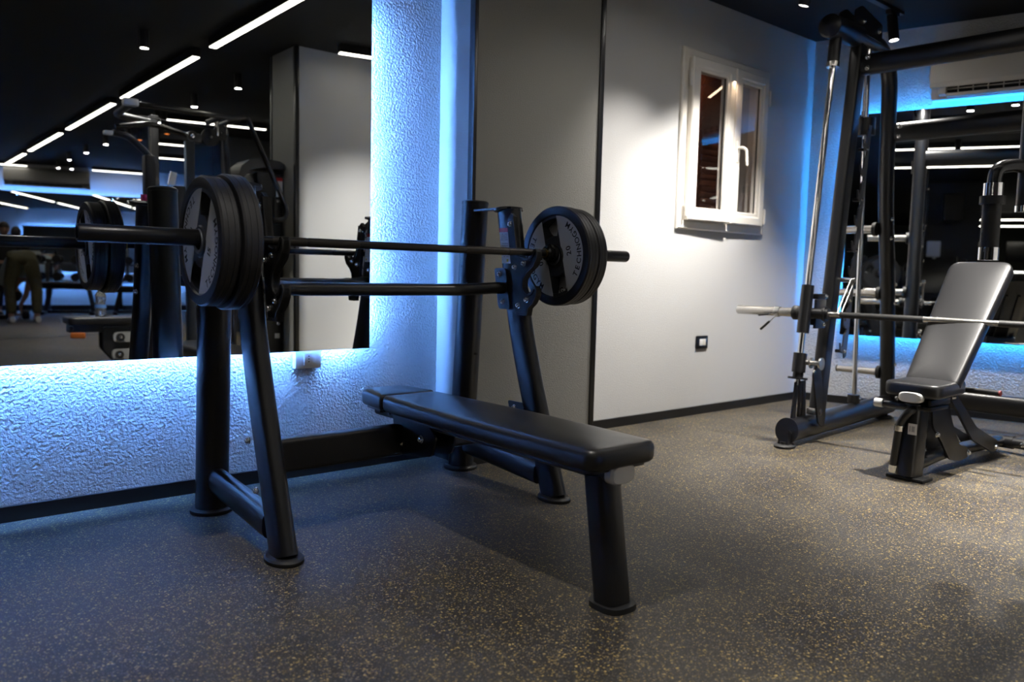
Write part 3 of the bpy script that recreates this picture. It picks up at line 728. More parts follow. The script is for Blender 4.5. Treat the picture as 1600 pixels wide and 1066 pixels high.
def plate(label, x, Rp, th, number, rot, face=-1, group='weight plates on the barbell', M=None, text=True):
    if M is None:
        # local x -> world -face*... viewer looking along -face
        M = Matrix(((0, 0, face, x), (face, 0, 0, 0), (0, 1, 0, BZ-.0110), (0, 0, 0, 1)))
        M = M @ Matrix.Rotation(rot, 4, 'Z')
    t = thing('weight_plate', label, 'weight plate', M=M, group=group)
    bm, k, H = plate_mesh(Rp, th, number); finish('plate_body', bm, [plate_mat, plate_in], t, angle=30)
    bm = new(); lathe(bm, [(.0262, H+.0012), (.030, H+.0035), (.036, H+.0035), (.0385, H-.002), (.0262, H-.002)], Matrix(), 40, close=True); finish('hub_ring', bm, steel if False else mat('plate_hub_metal', (.16, .17, .19), .35, .6), t)
    zf = H-.0054
    for s in (0, PI):
        Rz = Matrix.Rotation(s, 4, 'Z')
        bm = new(); ro = .1655*k; ri = .053*k; xc = .045*k
        a0 = math.acos(xc/ro); pts = [(ro*math.cos(-a0+2*a0*i/40), ro*math.sin(-a0+2*a0*i/40)) for i in range(41)]
        b0 = math.acos(min(1, xc/ri)); pts += [(ri*math.cos(b0-2*b0*i/14), ri*math.sin(b0-2*b0*i/14)) for i in range(15)]
        prism(bm, pts, Matrix.Translation((0, 0, zf-.0006)) @ Rz, .0014)
        gp = finish('grey_panel', bm, plate_grey, t, smooth=False)
        if text:
            bm = new(); word = 'TECHNOGYM'; sz = .034*k; rb = .156*k
            for i, ch in enumerate(word):
                a = R(-44+88*i/8)
                Mg = Matrix.Rotation(s+a, 4, 'Z') @ Matrix.Translation((rb, 0, zf+.0012)) @ Matrix.Rotation(PI/2, 4, 'Z')
                put_glyph(bm, ch, sz, Mg, .0006)
            Mn = Matrix.Rotation(s, 4, 'Z') @ Matrix.Translation((.098*k, 0, zf+.0012)) @ Matrix.Rotation(PI/2, 4, 'Z')
            write(bm, number, .036*k, Mn, .0006, .12)
            finish('lettering', bm, plate_ink, gp, smooth=False)
    return t
plate('outer 15 plate on the left sleeve of the barbell, smaller of the pair', -.748, .193, .058, '15', R(-22), group=None)
plate('inner plate on the left sleeve of the barbell, larger, half hidden', -.687, .204, .058, '20', R(25), group=None)
plate('inner 20 plate on the right sleeve of the barbell, its grey face showing', .688, .205, .058, '20', R(15), group=None)
plate('outer plate on the right sleeve of the barbell, seen through the windows of the inner', .747, .200, .054, '20', R(62), group=None)

# ------------------------------------------------------------------ guided barbell rack (local x away from the camera side, y toward the left end)
OX = V((2.277, -.132, 0)); SA = R(5)
sm = thing('smith_machine', 'black guided barbell rack with chrome guide rods by the blue lit wall', 'rack', OX, SA)
SM = Matrix.Translation(OX) @ Matrix.Rotation(SA, 4, 'Z')
W_ = 1.36
CR = oval(.055, .055, 30)
for k, y in enumerate((0, -W_)):
    sgn = 1 if k == 0 else -1
    bm = new(); sweep(bm, [(.02, y, .088), (1.47, y, .088)], oval(.060, .064, 32), (0, 0, 1)); bt = finish('base_tube', bm, black, sm)
    bm = new(); prism(bm, oval(.066, .070, 36), frame((.022, y, .088), (-1, 0, .12)), .010)
    prism(bm, [(-.022, 0), (.03, 0), (.02, .10), (-.03, .06)], Matrix(((-1, 0, 0, 0), (0, 0, 1, y-.028), (0, 1, 0, 0), (0, 0, 0, 1))), .056)
    finish('end_cap', bm, black, bt)
    for fx in (0, 1.40):
        bm = new(); lathe(bm, [(.0001, 0), (.058, 0), (.060, .004), (.060, .012), (.05, .018), (.03, .02), (.03, .034), (.0001, .034)], Matrix.Translation((fx, y, 0)) @ Matrix.Diagonal((1.1, .9, 1, 1)), 28); finish('foot', bm, rubber, sm)
    # front inclined upright and rear hoop
    bm = new(); sweep(bm, [(.375, y, .12), (.665, y, 2.25)], round_poly([(-.034, -.052), (.034, -.052), (.034, .052), (-.034, .052)], .022, 5), (1, 0, 0)); fu = finish('front_upright', bm, black, sm)
    bm = new(); tube(bm, [(.285, y, 2.275), (.98, y, 2.315), (1.15, y, 2.19), (1.20, y, 1.45), (1.34, y, .85), (1.46, y, .10)], (.046, .046), .22, 24, (0, 1, 0), 10); finish('rear_hoop', bm, black, sm)
    bm = new(); tube(bm, [(.262, y, 2.272), (.60, y, 2.295)], .062, 0, 28); lathe(bm, [(.0001, -.012), (.048, -.008), (.062, 0), (.062, .01), (.0001, .01)], frame((.262, y, 2.272), (1, 0, .06)), 28); finish('top_sleeve', bm, black, sm)
    bm = new()
    for dy in (-.05, .038): prism(bm, round_poly([(.48, 2.30), (.86, 2.30), (.86, 2.40), (.56, 2.44), (.48, 2.40)], .015), Matrix(((1, 0, 0, 0), (0, 0, 1, y+dy), (0, 1, 0, 0), (0, 0, 0, 1))), .010)
    finish('pulley_plate', bm, black, sm)
    for q in ((.58, 2.36), (.80, 2.35)): bolt(sm, (q[0], y-sgn*.051, q[1]), (0, -sgn, 0), 1.1); bolt(sm, (q[0], y+sgn*.049, q[1]), (0, sgn, 0), 1.1)
    # guide rod with socket, carriage, stopper
    rod0, rod1 = V((.105, y, .33)), V((.342, y, 2.18)); rdir = (rod1-rod0).normalized()
    def rp_(z): return rod0+(rod1-rod0)*((z-.33)/(2.18-.33))
    bm = new(); cyl(bm, rod0, rod1, .0165, n=24); finish('guide_rod', bm, chrome, sm)
    bm = new(); cyl(bm, rp_(2.09), rp_(2.25), .032, n=24); ts = finish('rod_socket', bm, black, sm)
    bm = new(); cyl(bm, rp_(2.065), rp_(2.092), .034, n=24); finish('socket_ring', bm, steel, ts)
    bm = new(); cyl(bm, rp_(.615), rp_(.875), .033, n=28); cg = finish('carriage', bm, black, sm)
    bm = new(); box(bm, (.18, y-.045*sgn-.008, .64), (.30, y-.045*sgn+.008, .80), .004); box(bm, (.20, y-.05, .80), (.30, y+.03, .83), .006); box(bm, (.22, y-.03, .655), (.30, y+.03, .73), .01); finish('carriage_bracket', bm, black, cg)
    for q in ((.285, .815), (.27, .66), (.29, .74)): bolt(sm, (q[0], y-sgn*.056, q[1]), (0, -sgn, 0), .9)
    bm = new(); cyl(bm, rp_(.40), rp_(.505), .036, n=28); cyl(bm, rp_(.372), rp_(.40), .028, n=24); cyl(bm, rp_(.362), rp_(.374), .052, n=28); st = finish('safety_stop', bm, black, sm)
    bm = new(); cyl(bm, (.14, y-.03*sgn, .455), (.14, y-.115*sgn, .455), .014, n=18); cyl(bm, (.14, y-.055*sgn, .455), (.14, y-.062*sgn, .455), .030, n=22); cyl(bm, (.14, y-.108*sgn, .455), (.14, y-.118*sgn, .455), .034, n=22); finish('stop_pin', bm, steel, st)
    # foot plate of the rod (triangular gusset with slots)
    Mg = Matrix(((1, 0, 0, 0), (0, 0, 1, y-.006), (0, 1, 0, 0), (0, 0, 0, 1)))
    bm = new(); n_ = 0
    prism(bm, [(.055, .12), (.085, .345), (.105, .355), (.112, .345), (.105, .26), (.100, .17), (.105, .14), (.125, .125)], Mg, .012)
    prism(bm, [(.112, .350), (.160, .350), (.160, .30), (.150, .22), (.158, .15), (.150, .12), (.125, .12), (.135, .15), (.138, .22), (.128, .30)], Mg, .012)
    prism(bm, [(.160, .350), (.200, .350), (.225, .12), (.150, .12), (.178, .15), (.180, .22), (.172, .30)], Mg, .012)
    finish('rod_gusset', bm, black, sm, smooth=False)
    bm = new(); prism(bm, round_poly([(.105, .40), (.175, .46), (.200, .40), (.290, .16), (.275, .085), (.20, .12)], .02), Matrix(((1, 0, 0, 0), (0, 0, 1, y-.085*sgn-.005), (0, 1, 0, 0), (0, 0, 0, 1))), .010); finish('side_plate', bm, black, sm)
    bm = new(); cyl(bm, (.215, y-.02*sgn, .18), (.215, y-.09*sgn, .18), .019, n=20); finish('spacer', bm, steel, sm)
    # serrated hook rail beside the upright
    pts = []; z = 1.78; n = 9; x_at = lambda z: .665-(2.25-z)*.136+.055
    back = []; frontp = []
    for i in range(n):
        zz = 1.74-i*.145; x = x_at(zz)
        frontp += [(x+.035, zz+.03), (x+.010, zz+.012), (x+.006, zz-.03), (x+.000, zz-.052), (x-.020, zz-.050), (x-.032, zz-.028), (x-.038, zz-.030), (x-.030, zz-.070), (x-.002, zz-.090), (x+.020, zz-.095)]
    poly = [(x_at(1.80)+.06, 1.80), (x_at(1.80)+.02, 1.80)]+frontp+[(x_at(.46)+.045, .46), (x_at(.46)+.07, .47)]
    bm = new(); prism(bm, poly, Matrix(((1, 0, 0, 0), (0, 0, 1, y-.075*sgn-.004), (0, 1, 0, 0), (0, 0, 0, 1))), .008); finish('hook_rail', bm, mat('dark_grey_steel', (.06, .06, .065), .35, .5), sm, smooth=False)
    bm = new(); z = 1.66
    for i in range(5): zz = 1.66-i*.29; cyl(bm, (x_at(zz)+.03, y-.03*sgn, zz), (x_at(zz)+.03, y-.078*sgn, zz), .010, n=12)
    finish('hook_rail_spacer', bm, black, sm)
    for i in range(5): zz = 1.66-i*.29; bolt(sm, (x_at(zz)+.03, y-.080*sgn, zz), (0, -sgn, 0), .8)
    # counterweight rod
    bm = new(); cyl(bm, (.80, y, 2.27), (.895, y, .17), .0145, n=22); finish('counterweight_rod', bm, chrome, sm)
    bm = new(); cyl(bm, (.8175, y, 1.865), (.8225, y, 1.765), .056, n=32); cw = finish('counterweight', bm, black, sm)
    bm = new(); cyl(bm, (.775, y, 1.87), (.775, y, 1.90), .010, n=12); cyl(bm, (.775, y, 1.90), (.765, y, 2.28), .004, n=8); finish('cable', bm, steel, cw)
    bm = new(); cyl(bm, (.894, y, .155), (.892, y, .205), .036, n=24); finish('rod_clamp', bm, black, sm)
    bolt(sm, (.894, y-.036*sgn, .185), (0, -sgn, 0), .8)
    # storage pegs pointing outwards from the hoop
    for zz, xh in ((1.235, 1.215), (.825, 1.35), (.30, 1.43)):
        bm = new(); cyl(bm, (xh, y+sgn*.045, zz), (xh, y+sgn*.33, zz), .0245, n=24); pg = finish('storage_peg', bm, steel, sm)
        bm = new(); cyl(bm, (xh, y+sgn*.044, zz), (xh, y+sgn*.066, zz), .044, n=24); finish('peg_flange', bm, rubber, pg); bm = new(); cyl(bm, (xh, y+sgn*.33, zz), (xh, y+sgn*.338, zz), .026, n=24); finish('peg_cap', bm, rubber, pg)
        for dz in (.06, -.06): bolt(sm, (xh-.01, y-sgn*.046, zz+dz), (0, -sgn, 0), .9)
for (x, z, ry, rz_, nm) in ((.655, 2.135, .045, .058, 'top_beam'), (1.20, 1.83, .045, .058, 'rear_beam'), (1.46, .17, .045, .060, 'lower_rear_beam')):
    bm = new(); sweep(bm, [(x, -.03, z), (x, -W_+.03, z)], oval(rz_, ry, 28, 2.6) if False else oval(ry, rz_, 28, 2.6), (0, 0, 1)); o_ = finish(nm, bm, black, sm)
    for q in (.03, -.03): bolt(sm, (x-.046, -.075, z+q), (-1, 0, 0), 1.1)
for k in range(2):
    o_ = .045*k
    bm = new(); tube(bm, [(.33+o_, -.10, .715-o_*.3), (.50+o_, -.10, .915-o_*.3)], .0045, 0, 10); finish('catch_link', bm, steel, sm)
bm = new(); cyl(bm, (.525, -.035, .908), (.525, -.112, .908), .014, n=16); finish('catch_pin', bm, steel, sm)
bm = new(); cyl(bm, (.355, -.035, .708), (.355, -.112, .708), .016, n=16); finish('catch_pin', bm, black, sm)
# barbell of the rack
sb = thing('guided_barbell', 'chrome and black barbell sliding on the guide rods of the rack', 'barbell', M=SM @ Matrix.Translation((.189, -.68, .722)))
YR = Matrix(((1, 0, 0, 0), (0, 0, 1, 0), (0, 1, 0, 0), (0, 0, 0, 1)))
bm = new(); cyl(bm, (0, -.62, 0), (0, .62, 0), .0145, n=24); finish('shaft', bm, steel, sb)
for a, b_ in ((-.50, -.245), (.085, .50)):
    bm = new(); cyl(bm, (0, a, 0), (0, b_, 0), .0160, n=24); finish('grip', bm, rubber, sb)
for s in (-1, 1):
    bm = new(); lathe(bm, [(.0001, .735), (.0255, .735), (.0255, 1.098), (.023, 1.103), (.0001, 1.103)], Matrix(((1, 0, 0, 0), (0, 0, s, 0), (0, 1, 0, 0), (0, 0, 0, 1))), 32); sl = finish('sleeve', bm, steel, sb)
    bm = new(); lathe(bm, [(.0001, .70), (.037, .70), (.040, .704), (.040, .725), (.0385, .727), (.0385, .733), (.040, .735), (.040, .756), (.037, .760), (.0001, .760)], Matrix(((1, 0, 0, 0), (0, 0, s, 0), (0, 1, 0, 0), (0, 0, 0, 1))), 32); finish('collar', bm, rubber, sl)
    bm = new(); cyl(bm, (0, s*.56, 0), (0, s*.66, 0), .030, n=24); cyl(bm, (0, s*.575, 0), (0, s*.59, 0), .042, n=24); finish('hub', bm, black, sb)
sc_ = thing('spring_collar', 'spring clip with dark handles on the chrome sleeve of the guided barbell', 'clip', M=SM @ Matrix.Translation((.189, .16, .722)))
bm = new(); pts = [(.0285*math.cos(t*2*PI/14), .006*t/14*1.0*1.2+.0, .0285*math.sin(t*2*PI/14)) for t in range(0, 14*4+1)]
sweep(bm, pts, oval(.003, .003, 8), (0, 1, 0)); finish('coil', bm, chrome, sc_)
for (dz, dx, dy) in ((.008, -.055, .085), (-.055, -.025, .075)):
    bm = new(); d = V((dx*.35, dy, dz-.02)); p0 = V((-.026, .012, -.01 if dz > 0 else -.022))
    cyl(bm, p0, p0+d*.5, .003, n=8); finish('wire', bm, chrome, sc_)
    bm = new(); tube(bm, [p0+d*.45, p0+d*1.1], (.009, .006, 3), 0, 14); finish('handle', bm, rubber, sc_)

# ------------------------------------------------------------------ adjustable bench
BM2 = SM @ Matrix.Translation((-.185, -.698, 0)) @ Matrix.Rotation(R(-6.5), 4, 'Z')
def adjustable_bench(M, label):
    t = thing('adjustable_bench', label, 'bench', M=M)
    bm = new(); sweep(bm, [(.0, 0, .016), (.035, 0, .345)], oval(.040, .060, 28, 4), (1, 0, 0), scales=[1.08, .96]); ps = finish('front_post', bm, black, t)
    bm = new(); box(bm, (-.052, -.085, 0), (.052, .085, .016), .006); finish('foot', bm, rubber, t)
    bm = new(); tube(bm, [(-.045, .055, .030), (-.050, .035, .26), (-.045, .000, .32), (-.01, -.010, .325)], .019, .05, 18); ft = finish('front_tube', bm, black, t)
    bm = new(); cyl(bm, (-.0455, .053, .028), (-.0465, .0505, .062), .0215, n=20); cyl(bm, (-.0495, .0385, .225), (-.050, .0365, .25), .021, n=20); finish('chrome_sleeve', bm, chrome, ft)
    bm = new(); box(bm, (-.0475, -.040, .215), (-.0430, -.002, .265)); sk = finish('sticker', bm, label_white, t, smooth=False)
    bm = new(); box(bm, (-.0482, -.032, .228), (-.0474, -.018, .254)); box(bm, (-.0482, -.014, .228), (-.0474, -.008, .254)); finish('sticker_print', bm, label_grey, sk, smooth=False)
    bm = new(); cyl(bm, (-.01, .02, .335), (-.01, .15, .335), .016, n=18); fp = finish('lever', bm, black, t)
    bm = new(); cyl(bm, (-.01, .135, .335), (-.01, .175, .335), .021, n=20); finish('lever_tip', bm, alu, fp)
    bm = new(); box(bm, (-.02, -.085, .325), (.16, .085, .345), .006); box(bm, (.0, -.075, .345), (.20, -.060, .375), .004); box(bm, (.0, .060, .345), (.20, .075, .375), .004); finish('seat_bracket', bm, black, t)
    bm = new(); sweep(bm, [(-.045, -.01, .385), (.30, -.01, .355)], oval(.045, .022, 24, 3), (0, 0, 1)); sr = finish('seat_rail', bm, black, t)
    bm = new(); sweep(bm, [(-.046, -.01, .385), (-.062, -.01, .386), (-.068, -.01, .3865)], oval(.054, .024, 28, 3), (0, 0, 1), scales=[1, 1, .85]); finish('rail_end_cap', bm, alu, sr)
    seat = round_poly([(-.055, -.130), (.265, -.115), (.265, .115), (-.055, .130)], [.06, .02, .02, .06], 7)
    bm = new(); cushion(bm, seat, .062, .016, .004, Matrix.Translation((0, 0, .388)) @ Matrix.Rotation(R(-1), 4, 'Y')); finish('seat', bm, vinyl, t, angle=60)
    # backrest: local plane with x along the incline
    Bq = Matrix.Translation((.165, 0, .415)) @ Matrix.Rotation(R(-50), 4, 'Y')
    bk = round_poly([(0, -.120), (.76, -.148), (.76, .148), (0, .120)], [.03, .06, .06, .03], 7)
    bm = new(); cushion(bm, bk, .055, .014, .004, Bq @ Matrix.Translation((0, 0, -.02))); finish('backrest', bm, vinyl, t, angle=60)
    bm = new(); box(bm, (.02, -.055, -.05), (.55, -.035, -.02), .004, M=Bq); box(bm, (.02, .035, -.05), (.55, .055, -.02), .004, M=Bq); box(bm, (.04, -.09, -.03), (.70, .09, -.019), .003, M=Bq); finish('backrest_frame', bm, black, t)
    bm = new(); tube(bm, [(.03, 0, .06), (.30, 0, .085), (.60, 0, .075), (1.02, 0, .062)], (.036, .028, 2.6), .12, 24, (0, 0, 1)); finish('main_rail', bm, black, t)
    bm = new(); prism(bm, round_poly([(.08, .34), (.24, .36), (.30, .25), (.40, .12), (.50, .10), (.52, .05), (.42, .035), (.30, .06), (.20, .16), (.10, .24)], .03), Matrix(((1, 0, 0, 0), (0, 0, 1, -.048), (0, 1, 0, 0), (0, 0, 0, 1))), .010)
    prism(bm, round_poly([(.08, .34), (.24, .36), (.30, .25), (.40, .12), (.50, .10), (.52, .05), (.42, .035), (.30, .06), (.20, .16), (.10, .24)], .03), Matrix(((1, 0, 0, 0), (0, 0, 1, .038), (0, 1, 0, 0), (0, 0, 0, 1))), .010); finish('pivot_plate', bm, black, t)
    bm = new()
    for y in (-.075, .063): prism(bm, round_poly([(.17, .395), (.24, .40), (.52, .20), (.80, .10), (.80, .05), (.73, .05), (.48, .14)], .02), Matrix(((1, 0, 0, 0), (0, 0, 1, y), (0, 1, 0, 0), (0, 0, 0, 1))), .012)
    finish('link_arm', bm, black, t)
    bm = new(); tube(bm, [(.28, .02, .33), (.55, .02, .10)], .014, 0, 14); finish('strut', bm, steel, t)
    bm = new(); cyl(bm, (.36, -.02, .40), (.36, -.22, .40), .013, n=16); cyl(bm, (.36, -.02, .40), (.36, .10, .40), .013, n=16); ph = finish('adjust_handle', bm, black, t)
    bm = new(); cyl(bm, (.36, -.22, .40), (.36, -.228, .40), .014, n=16); finish('red_tip', bm, mat('dark_red_rubber', (.12, .01, .01), .6), ph)
    bm = new(); cyl(bm, (1.03, -.25, .062), (1.03, .25, .062), .030, n=22); rb = finish('rear_crossbar', bm, black, t)
    bm = new(); cyl(bm, (1.03, -.07, .062), (1.03, .07, .062), .036, n=22); finish('crossbar_sleeve', bm, black, rb)
    for y in (-.22, .22):
        bm = new(); lathe(bm, [(.0001, 0), (.036, 0), (.038, .006), (.030, .014), (.014, .02), (.014, .04), (.0001, .04)], Matrix.Translation((1.03, y, 0)), 24); finish('foot', bm, rubber, t)
    for p, d in (((.50, -.049, .07), (0, -1, 0)), ((.76, -.076, .075), (0, -1, 0)), ((1.03-.031, -.12, .062), (-1, 0, 0)), ((.22, -.076, .375), (0, -1, 0)), ((.14, -.049, .20), (0, -1, 0))): bolt(t, p, d, 1.1)
    return t
ab = adjustable_bench(BM2, 'black adjustable bench with raised backrest standing inside the barbell rack')

# ------------------------------------------------------------------ hanging grip, close on the right
hg = thing('hanging_grip', 'black rubber grip with chrome collars hanging at the right edge of the picture', 'handle', (1.554, -1.421, 0))
K = 1.375; ZC = .911
def hz_(z): return ZC+(z-ZC)*K
bm = new(); cyl(bm, (0, 0, hz_(1.105)), (0, 0, CEIL-.012), .0205*K, n=24); finish('post', bm, black, hg)
bm = new(); cyl(bm, (0, 0, CEIL-.014), (0, 0, CEIL), .07, n=28); finish('ceiling_plate', bm, black, hg)
bm = new(); cyl(bm, (0, 0, hz_(1.090)), (0, 0, hz_(1.106)), .0225*K, n=24); finish('chrome_cap', bm, chrome, hg)
gx = V((-.066*K, .052*K, 0))
bm = new(); tube(bm, [(.0, .0, hz_(1.155)), (-.002, 0, hz_(1.198)), tuple(gx*.35+V((0, 0, hz_(1.207)))), tuple(gx*.95+V((0, 0, hz_(1.20)))), tuple(gx+V((0, 0, hz_(1.15))))], .0165*K, .035*K, 20, ref=(gx.y, -gx.x, 0), seg=7); finish('curved_arm', bm, black_gloss, hg)
for nm, z0, z1, r, mm in (('chrome_collar', 1.128, 1.160, .0225, chrome), ('flange', 1.108, 1.128, .0290, rubber), ('rubber_grip', 1.000, 1.108, .0215, rubber), ('chrome_end', .968, 1.000, .0235, chrome)):
    bm = new(); cyl(bm, (gx.x, gx.y, hz_(z0)), (gx.x, gx.y, hz_(z1)), r*K, n=28); finish(nm, bm, mm, hg)

# ------------------------------------------------------------------ cable machine seen in the big mirror
cm = thing('cable_machine', 'tall black cable machine with bent arms and pulleys in the big mirror', 'machine', (.6, -2.4, 0))
def C(x, y, z): return (x-.6, y+2.4, z)
bm = new(); box(bm, C(.965, -2.60, .06), C(1.185, -2.36, 1.66), .02); finish('weight_tower', bm, black, cm)
bm = new(); box(bm, C(.905, -2.56, .06), C(.958, -2.38, 1.43), .008); finish('side_cover', bm, black, cm)
bm = new(); hood = [(.805, 1.50), (.835, 1.50), (.85, 1.60), (.90, 1.665), (1.0, 1.69), (1.19, 1.69), (1.19, 1.735), (1.15, 1.755), (1.0, 1.765), (.90, 1.745), (.835, 1.69), (.81, 1.61)]
prism(bm, [(x-.6, z) for x, z in hood], XZ(-.20, 1), .26); finish('hood', bm, mat('dark_grey_plastic', (.03, .03, .032), .4), cm)
bm = new(); box(bm, C(.84, -2.52, 1.42), C(.90, -2.40, 1.62), .01); finish('pin_box', bm, mat('grey_plastic', (.25, .25, .25), .5), cm)
bm = new(); box(bm, C(1.125, -2.358, 1.47), C(1.178, -2.357, 1.60)); lb = finish('warning_label', bm, label_white, cm, smooth=False)
bm = new(); box(bm, C(1.125, -2.3565, 1.60), C(1.178, -2.3555, 1.625)); finish('red_label_band', bm, red_ink, lb, smooth=False)
bm = new(); box(bm, C(1.11, -2.358, .32), C(1.15, -2.357, .36)); finish('warning_label', bm, label_white, cm, smooth=False)
bm = new(); box(bm, C(1.10, -2.36, 1.25), C(1.165, -2.345, 1.47), .02); finish('pivot_plate', bm, black, cm)
for z in (1.44, 1.28): bolt(cm, C(1.135, -2.344, z), (0, 1, 0), 1.1)
for x, z in ((.99, 1.44), (1.0, .40), (1.14, .44)): bolt(cm, C(x, -2.358, z), (0, 1, 0), 1.1)
bm = new(); tube(bm, [C(-.03, -2.1, 2.005), C(.70, -2.1, 2.0), C(.78, -2.1, 2.03), C(1.10, -2.1, 1.36), C(1.095, -2.12, 1.28), C(1.03, -2.15, 1.27), C(1.05, -2.35, 1.29)], .019, .05, 18, (0, 1, 0)); finish('press_arm', bm, black_gloss, cm)
bm = new(); box(bm, C(-.085, -2.135, 1.985), C(.015, -2.065, 2.035), .015); finish('arm_end_cap', bm, alu, cm)
bm = new(); tube(bm, [C(-.03, -2.12, 2.0), C(-.02, -2.55, 1.99), C(.24, -2.62, 1.98)], .025, .06, 16); finish('cross_member', bm, black, cm)
for x, z, r in ((.694, 1.93, .058), (.611, 1.885, .068)):
    bm = new(); lathe(bm, [(.0001, -.018), (r*.5, -.018), (r, -.012), (r, .012), (r*.5, .018), (.0001, .018)], frame(C(x, -2.40, z), (0, 1, 0)), 32); pu = finish('pulley', bm, rubber, cm)
    bm = new(); cyl(bm, C(x, -2.384, z), C(x, -2.372, z), .009, n=12); finish('axle', bm, chrome, pu)
bm = new(); box(bm, C(.655, -2.43, 1.90), C(.67, -2.37, 2.02), .003); box(bm, C(.725, -2.43, 1.92), C(.735, -2.37, 2.02), .003); finish('pulley_bracket', bm, steel, cm)
bm = new(); cyl(bm, C(.60, -2.1, 2.0), C(.60, -2.42, 2.0), .02, n=12); cyl(bm, C(.735, -2.1, 2.01), C(.735, -2.55, 2.01), .02, n=12); finish('top_bracket', bm, black, cm)
bm = new(); sweep(bm, [C(.735, -2.44, 1.97), C(.775, -2.44, 1.40), C(.80, -2.44, .10)], oval(.022, .03, 16, 3), (0, 1, 0)); finish('strut', bm, black, cm)
bm = new(); cyl(bm, C(.10, -2.40, 1.98), C(.62, -2.40, 1.95), .003, n=8); cyl(bm, C(.63, -2.40, 1.83), C(.65, -2.40, .5), .003, n=8); finish('cable', bm, dark_steel, cm)
bm = new(); tube(bm, [C(-.06, -2.4, 1.878), C(.178, -2.4, 1.935), C(.44, -2.4, 1.880)], .020, .08, 16); finish('upper_lever', bm, black_gloss, cm)
bm = new(); lathe(bm, [(.0001, -.02), (.036, -.02), (.036, .02), (.0001, .02)], frame(C(.468, -2.38, 1.877), (0, 1, 0)), 24); finish('lever_hub', bm, black, cm); bolt(cm, C(.468, -2.36, 1.877), (0, 1, 0), 1.2); bolt(cm, C(.43, -2.37, 1.885), (0, 1, 0), 1.1)
bm = new(); box(bm, C(.475, -2.45, 1.83), C(.545, -2.37, 1.90), .02); finish('pivot_block', bm, black, cm)
bm = new(); box(bm, C(-.14, -2.43, 1.815), C(-.075, -2.37, 1.845), .012); finish('lever_end_cap', bm, alu, cm)
bm = new(); tube(bm, [C(-.08, -2.40, 1.835), C(.02, -2.40, 1.825), C(.10, -2.40, 1.76), C(.17, -2.40, 1.69)], (.022, .034, 3), .05, 16, (0, 1, 0)); finish('curved_lever', bm, black, cm)
bm = new(); box(bm, C(.125, -2.44, .02), C(.200, -2.36, 1.70), .008); finish('post', bm, black, cm)
bm = new(); box(bm, C(.232, -2.66, .02), C(.290, -2.58, 2.03), .008); finish('post', bm, black, cm)
bm = new(); box(bm, C(.425, -2.44, .02), C(.490, -2.38, 1.84), .008); finish('post', bm, mat('dark_blue_grey_paint', (.012, .018, .028), .35), cm)
bm = new(); box(bm, C(.10, -2.66, 0), C(1.19, -2.58, .07), .01); box(bm, C(.10, -2.46, 0), C(1.19, -2.36, .06), .01); box(bm, C(.10, -2.66, .005), C(.18, -2.36, .065), .01); finish('base_frame', bm, black, cm)
bm = new(); box(bm, C(.31, -2.42, 1.50), C(.36, -2.415, 1.60), M=Matrix.Translation(C(.335, -2.42, 1.55)) @ Matrix.Rotation(R(12), 4, 'Y') @ Matrix.Translation(-V(C(.335, -2.42, 1.55)))); ic = finish('instruction_card', bm, label_white, cm, smooth=False)
bm = new(); box(bm, C(.34, -2.43, .9), C(.425, -2.40, 1.50), .01); finish('card_holder', bm, black, cm)
tw = thing('towel', 'small pink towel hanging on the cable machine post', 'towel', (.115, -2.352, 1.30))
bm = new(); n = 10
vs = [[bm.verts.new((-.03+.07*i/n, .012*math.sin(i*1.7)+.004*j+.012, .11-.028*j)) for i in range(n+1)] for j in range(6)]
for j in range(5):
    for i in range(n): bm.faces.new((vs[j][i], vs[j][i+1], vs[j+1][i+1], vs[j+1][i]))
o = finish('cloth', bm, pink_m, tw); md = o.modifiers.new('s', 'SOLIDIFY'); md.thickness = .006

# grey partition wall behind it
bm = new(); box(bm, (2.42, -7.15, 0), (4.6, -7.0, CEIL)); struct(finish('wall_partition', bm, far_grey, smooth=False))

# ------------------------------------------------------------------ benches, bottle and small things seen in the mirror
def utility_bench(loc, rz, label, h=.50, ln=1.15):
    t = thing('flat_bench', label, 'bench', loc, rz, None)
    bm = new(); cushion(bm, round_poly([(-ln/2, -.14), (ln/2, -.14), (ln/2, .14), (-ln/2, .14)], .05, 5), .06, .016, .003, Matrix.Translation((0, 0, h-.06))); finish('bench_pad', bm, vinyl, t, angle=60)
    bm = new(); box(bm, (-ln*.42, -.04, h-.115), (ln*.42, .04, h-.061), .008); finish('seat_rail', bm, black, t)
    for s in (-1, 1):
        bm = new(); sweep(bm, [(s*ln*.30, 0, h-.11), (s*ln*.38, 0, .05)], oval(.035, .05, 16, 4), (0, 1, 0)); finish('leg', bm, black, t)
        bm = new(); box(bm, (s*ln*.38-.035, -.24, .0), (s*ln*.38+.035, .24, .06), .01); finish('foot_bar', bm, black, t)
    bm = new(); box(bm, (-ln*.38, -.025, .02), (ln*.38, .025, .07), .008); finish('main_rail', bm, black, t)
    return t
lb_ = thing('roller_bench', 'low black bench with two foam rollers, a water bottle standing on it', 'bench', (.0, -3.62, 0))
bm = new(); cushion(bm, round_poly([(-.18, -.15), (.72, -.15), (.72, .15), (-.18, .15)], .05, 5), .058, .014, .003, Matrix.Translation((0, 0, .388))); finish('bench_pad', bm, vinyl, lb_, angle=60)
bm = new(); box(bm, (-.165, -.06, .315), (.70, .06, .386), .01); finish('seat_rail', bm, black, lb_)
bm = new(); box(bm, (-.17, .02, .335), (-.14, .12, .375), .008); finish('rail_end_cap', bm, black, lb_)
for y in (.055, -.085): 
    bm = new(); prism(bm, round_poly([(.09, .36), (.42, .36), (.42, .02), (.18, .06), (.09, .17)], .02), XZ(y, 1), .03); finish('side_plate', bm, black, lb_)
